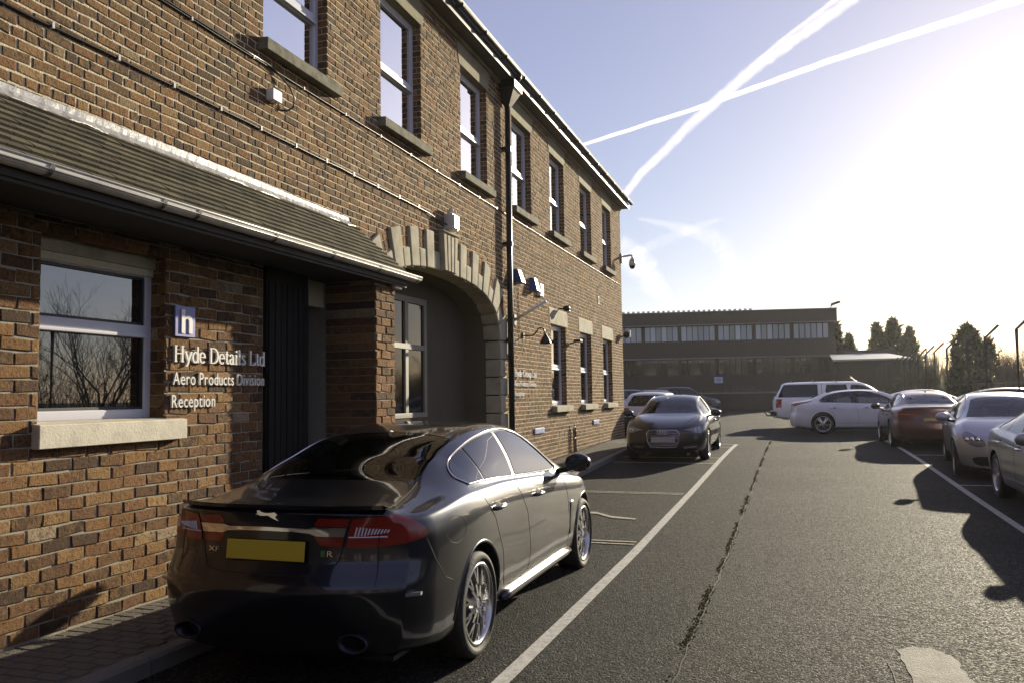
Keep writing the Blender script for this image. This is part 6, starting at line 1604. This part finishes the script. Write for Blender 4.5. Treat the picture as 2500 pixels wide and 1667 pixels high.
# ------------------------------------------------------------------ trees
def crown(n, H, prof, lump, size, seed, base=.3):
    r = np.random.default_rng(seed); V = []; Fc = []
    ph = r.uniform(0, 6.28, 6)
    z = r.random(n)**.85; a = r.uniform(0, 2*np.pi, n)
    lu = 1+lump*(np.sin(a*3+ph[0]+z*9)+.7*np.sin(a*5+ph[1]-z*17)+.6*np.sin(z*31+a*2+ph[2]))
    rad = prof(z)*lu*(1-.55*r.random(n)**2.2)*np.where(r.random(n) < .09, r.uniform(1.08, 1.4, n), 1)
    P = np.stack([rad*np.cos(a), rad*np.sin(a), base+z*(H-base)+r.normal(0, .08, n)], 1)
    S = size*r.uniform(.5, 1.5, n)
    A = r.normal(size=(n, 3)); A[:, 2] = np.abs(A[:, 2])+.4; A /= np.linalg.norm(A, axis=1, keepdims=True)
    Bv = np.cross(A, r.normal(size=(n, 3))); Bv /= np.linalg.norm(Bv, axis=1, keepdims=True)
    q = np.stack([P-Bv*S[:, None]*.45, P+Bv*S[:, None]*.45, P+A*S[:, None]*1.5], 1).reshape(-1, 3)
    return ([tuple(p) for p in q.tolist()], [(3*i, 3*i+1, 3*i+2) for i in range(n)])
def tree(name, label, x, y, H, prof, n, size, seed, m='conifer', lump=.14, group='evergreens beyond the fence', base=.4, cat='tree'):
    t = thing(name, label, cat, (x, y, float(gz(y))-.1), 0, group); LOCAL.add(t.name)
    mb = MB(); mb.tube([(0, 0, 0), (.02, 0, H*.5), (0, .02, H*.93)], [.16*H/8, .10*H/8, .02], 7); build('trunk', mb, 'bark', t)
    build('crown', crown(int(n*.72), H, prof, lump, size, seed, base), m, t); return t
col = lambda w, top=.25, bot=.12: (lambda z: w*np.minimum(1, (z/bot+.25))*np.clip((1-z)/top, 0, 1)**.55)
tree('conifer', 'tall dark conifer half hidden by the right corner of the office block', 4.0, 80, 7.2, col(1.0, .7), 3000, .26, 1)
tree('conifer', 'smaller pointed conifer just right of the office block', 5.05, 80, 6.2, col(.9, .85), 2600, .24, 2)
tree('conifer', 'left tree of the tall conifer trio above the shed', 7.75, 84, 7.35, col(1.0, .6), 2500, .26, 3)
tree('conifer', 'tallest middle tree of the conifer trio above the shed', 9.15, 84, 7.7, col(1.22, .6), 3600, .26, 4)
tree('conifer', 'right tree of the conifer trio, next to the fence', 10.5, 84, 6.75, col(1.15, .75), 2700, .26, 5)
tree('conifer', 'broad round-topped conifer seen through the fence', 9.65, 53, 4.9, col(.84, .30), 4200, .17, 6)
tree('pine_tree', 'ragged thin pine beside the broad conifer behind the fence', 10.9, 54, 4.15, col(.62, .7), 1100, .20, 7, lump=.3)
tree('bush', 'rounded evergreen bush low behind the fence, left of the broad conifer', 8.55, 60, 2.7, col(.85, .9), 1700, .15, 8, 'bush')
tree('bush', 'dense low bush at the foot of the broad conifer', 9.0, 53, 2.7, col(.62, .7), 1500, .15, 9, 'bush')
tree('hedge', 'dark evergreen hedge low behind the far fence posts', 7.4, 63, 2.2, col(.9, .6), 1800, .16, 10, 'bush')
def bare(name, label, x, y, H, seed, group='bare winter trees', spread=1.0, depth=5, n0=4, mult=False):
    r = random.Random(seed); t = thing(name, label, 'tree', (x, y, float(gz(min(y, 80)))-.1), 0, group); LOCAL.add(t.name); tr = MB(); br = MB()
    def grow(p, d, L, rad, k):
        q = p+d*L*.5+Vector((r.uniform(-.06, .06), r.uniform(-.06, .06), .02))*L; e = q+d*L*.5+Vector((0, 0, .05*L))
        (tr if k == 0 else br).tube([p, q, e], [rad, rad*.82, rad*.62], 5 if k < 2 else 3, False)
        if k >= depth: return
        for i in range(3 if k < 3 else 2+(r.random() < .5)):
            a = r.uniform(0, 6.28); tilt = r.uniform(.25, .75)*spread
            u = d.orthogonal().normalized(); w = d.cross(u); nd = (d*math.cos(tilt)+(u*math.cos(a)+w*math.sin(a))*math.sin(tilt)).normalized()
            nd = (nd+Vector((0, 0, .25))).normalized(); s = r.uniform(.35, .9)
            grow(p.lerp(e, s) if i else e, nd, L*r.uniform(.62, .82), max(rad*.56, .0035), k+1)
    for j in range(n0):
        a = 6.28*j/n0+r.uniform(-.4, .4); d = Vector((math.cos(a)*.28*(n0 > 1), math.sin(a)*.28*(n0 > 1), 1)).normalized()
        grow(Vector((math.cos(a)*.1, math.sin(a)*.1, 0)), d, H*.28, H*.010, 0)
    build('trunk', tr, 'twig', t); build('crown', br, 'twig', t); return t
bt = [(8.9, 55, 4.6), (8.2, 58.5, 4.2), (9.9, 44.5, 3.9), (9.4, 41.0, 3.4), (11.5, 52, 4.2), (13.0, 60, 5.0), (10.2, 42.0, 4.4), (7.9, 62, 4.2), (9.9, 46.5, 4.0), (14, 56, 4.6)]
bl = ['thin bare tree between the fence posts left of the broad conifer', 'bare tree behind the fence beside the low evergreen bush', 'bare bushy tree at the right edge behind the fence', 'low bare bush nearest the right edge behind the fence',
      'bare tree right of the ragged pine', 'taller bare tree far behind the ragged pine', 'bare tree just outside the right edge behind the fence', 'bare tree beside the far end of the fence', 'tall bare tree at the right edge behind the nearest fence post', 'bare tree far behind the fence on the right']
for i, (x, y, h) in enumerate(bt): bare('bare_tree', bl[i], x, y, h, 20+i)
# trees across the yard, seen mirrored in the reception window
for i, (x, y, h, l) in enumerate(((11.5, 17.5, 4.6, 'bare tree across the yard reflected at the left of the reception window'), (12.5, 22.5, 6.4, 'bushy bare tree across the yard reflected in the middle of the reception window'), (13.5, 26.0, 4.6, 'bare tree across the yard reflected at the right of the reception window'), (16, 20.5, 4.2, 'bare tree set back across the yard, mirrored in the reception window'), (15, 28, 6.5, 'bare tree behind the parked silver cars, out of the picture to the right'))):
    bare('bare_tree', l, x, y, h, 40+i, depth=6, n0=3)
mb = MB(); r = random.Random(5)
for i in range(5000):
    y = r.uniform(10, 130); x = r.uniform(6.6, 9)+max(0, y-60)*.06+r.uniform(0, 8)*r.random(); h = r.uniform(.4, 1.25)*(1+.3*math.sin(y*.7)); a = r.uniform(0, 6.28); lx, ly = r.gauss(0, .3), r.gauss(0, .3); z0 = float(gz(y)); w = .02
    mb.add([(x-w*math.cos(a), y-w*math.sin(a), z0), (x+w*math.cos(a), y+w*math.sin(a), z0), (x+lx, y+ly, z0+h)], [(0, 1, 2)])
tag(stuff(build('undergrowth', mb, 'hedge')), 'dry brown undergrowth along the far side of the fence', 'undergrowth')
mb = MB(); r = random.Random(9)
for i in range(5200):
    x = r.uniform(-60, 66); y = 150+r.uniform(0, 25); h = r.uniform(1.5, 6.5)*(1+.35*math.sin(x*.11)+.2*math.sin(x*.37)); a = r.uniform(0, 6.28); z0 = .3; w = r.uniform(.15, .6)
    mb.add([(x-w*math.cos(a), y-w*math.sin(a), z0), (x+w*math.cos(a), y+w*math.sin(a), z0), (x+r.gauss(0, .7), y+r.gauss(0, .7), z0+h)], [(0, 1, 2)])
tag(stuff(build('woodland', mb, 'bush')), 'far line of woodland on the horizon', 'woodland')

mb = MB(); r = random.Random(12)
for i in range(16000):      # wood across the road: twigs leaning every way, thinner towards the top
    x = r.uniform(15, 27); y = r.uniform(-12, 33); k = r.random()**1.3; z = k*(3.0+.8*math.sin(y*.5)+.5*math.sin(y*1.7)); L_ = r.uniform(.5, 1.7); a = r.uniform(0, 6.28); el = r.uniform(.5, 1.5)
    d = Vector((math.cos(a)*math.cos(el), math.sin(a)*math.cos(el), math.sin(el)))*L_; w = r.uniform(.008, .022)*(1.6-k)
    mb.add([(x, y-w, z), (x, y+w, z), (x+d.x, y+d.y, z+d.z)], [(0, 1, 2)])
tag(stuff(build('winter_wood', mb, 'twig')), 'dense bare wood on the right, outside the picture, mirrored in the windows', 'woodland')

# ------------------------------------------------------------------ vapour trails and thin cloud (real, far away and high)
CM = np.array(cam.matrix_world.to_3x3())
def sky_pt(x, y, dist):          # direction seen at photo pixel x, y (2500 px wide) -> point at that distance
    d = CM@np.array([(x-1250)/2014., -(y-833.5)/2014., -1.]); d /= np.linalg.norm(d); return Vector((d*dist).tolist())
def trail(name, label, pix, dist, w, dens, scale, seed, rag=.3, m=None):
    r = random.Random(seed); P = []
    for a, b in zip(pix[:-1], pix[1:]):
        n = 14
        for i in range(n): f = i/n; P.append((sky_pt(a[0]+(b[0]-a[0])*f, a[1]+(b[1]-a[1])*f, dist), a[2]+(b[2]-a[2])*f))
    P.append((sky_pt(pix[-1][0], pix[-1][1], dist), pix[-1][2]))
    t = thing(name, label, 'cloud', P[len(P)//2][0], 0, 'vapour trails'); mb = MB()
    o = t.location
    mb.tube([p+Vector((0, 0, r.uniform(-1, 1)*w*k*dist*.0002*rag)) for p, k in P], [k*dist/2014*.5*w*(1+rag*r.uniform(-.5, .5)) for p, k in P], 14, False)
    build('vapour', mb, contrail_mat(name+'_mist', dens, scale), t, smooth=True); return t
trail('vapour_trail', 'narrow bright vapour trail rising to the upper right of the sky', [(1330, 385, 9), (1420, 355, 11), (1720, 258, 15), (2050, 140, 19), (2560, -25, 26)], 9000, .80, .60, .012, 1, .12)
trail('vapour_trail', 'broad faded vapour trail crossing the narrow one', [(1500, 510, 20), (1560, 430, 25), (1700, 290, 30), (1850, 160, 34), (1980, 70, 30), (2110, -25, 34)], 9600, 1.0, .16, .006, 2, .15)
trail('vapour_trail', 'thin second line beside the broad vapour trail near the top', [(1830, 165, 6), (1900, 105, 10), (2040, 0, 14), (2080, -30, 14)], 9500, 1.1, .16, .01, 3, .12)
trail('thin_cloud', 'wispy cloud low beside the corner of the building', [(1500, 600, 50), (1560, 640, 62), (1600, 700, 45), (1640, 735, 12)], 12000, 1.5, .06, .003, 4, .2)
trail('thin_cloud', 'faint wispy cloud low in the middle of the sky', [(1560, 535, 6), (1660, 555, 20), (1760, 590, 36), (1790, 660, 46), (1800, 700, 8)], 12500, 1.5, .035, .003, 5, .2)
trail('thin_cloud', 'faint slanting cloud streak above the office block', [(1520, 640, 4), (1600, 595, 24), (1700, 555, 22), (1760, 535, 4)], 12200, 1.4, .035, .003, 6, .2)

# added haze box in place of lens glare, strongest towards the low sun
mb = MB(); mb.box(-70, 70, -36, 178, -1.2, 13.5)
hm = bpy.data.materials.new('glare_haze_air'); hm.use_nodes = True; hn = hm.node_tree.nodes; hn.remove(hn['Principled BSDF'])
hv = hn.new('ShaderNodeVolumePrincipled'); hv.inputs['Density'].default_value = .0002; hv.inputs['Color'].default_value = (.96, .96, 1, 1); hv.inputs['Anisotropy'].default_value = .6
hm.node_tree.links.new(hv.outputs[0], hn['Material Output'].inputs['Volume'])
stuff(build('glare_haze', mb, hm))
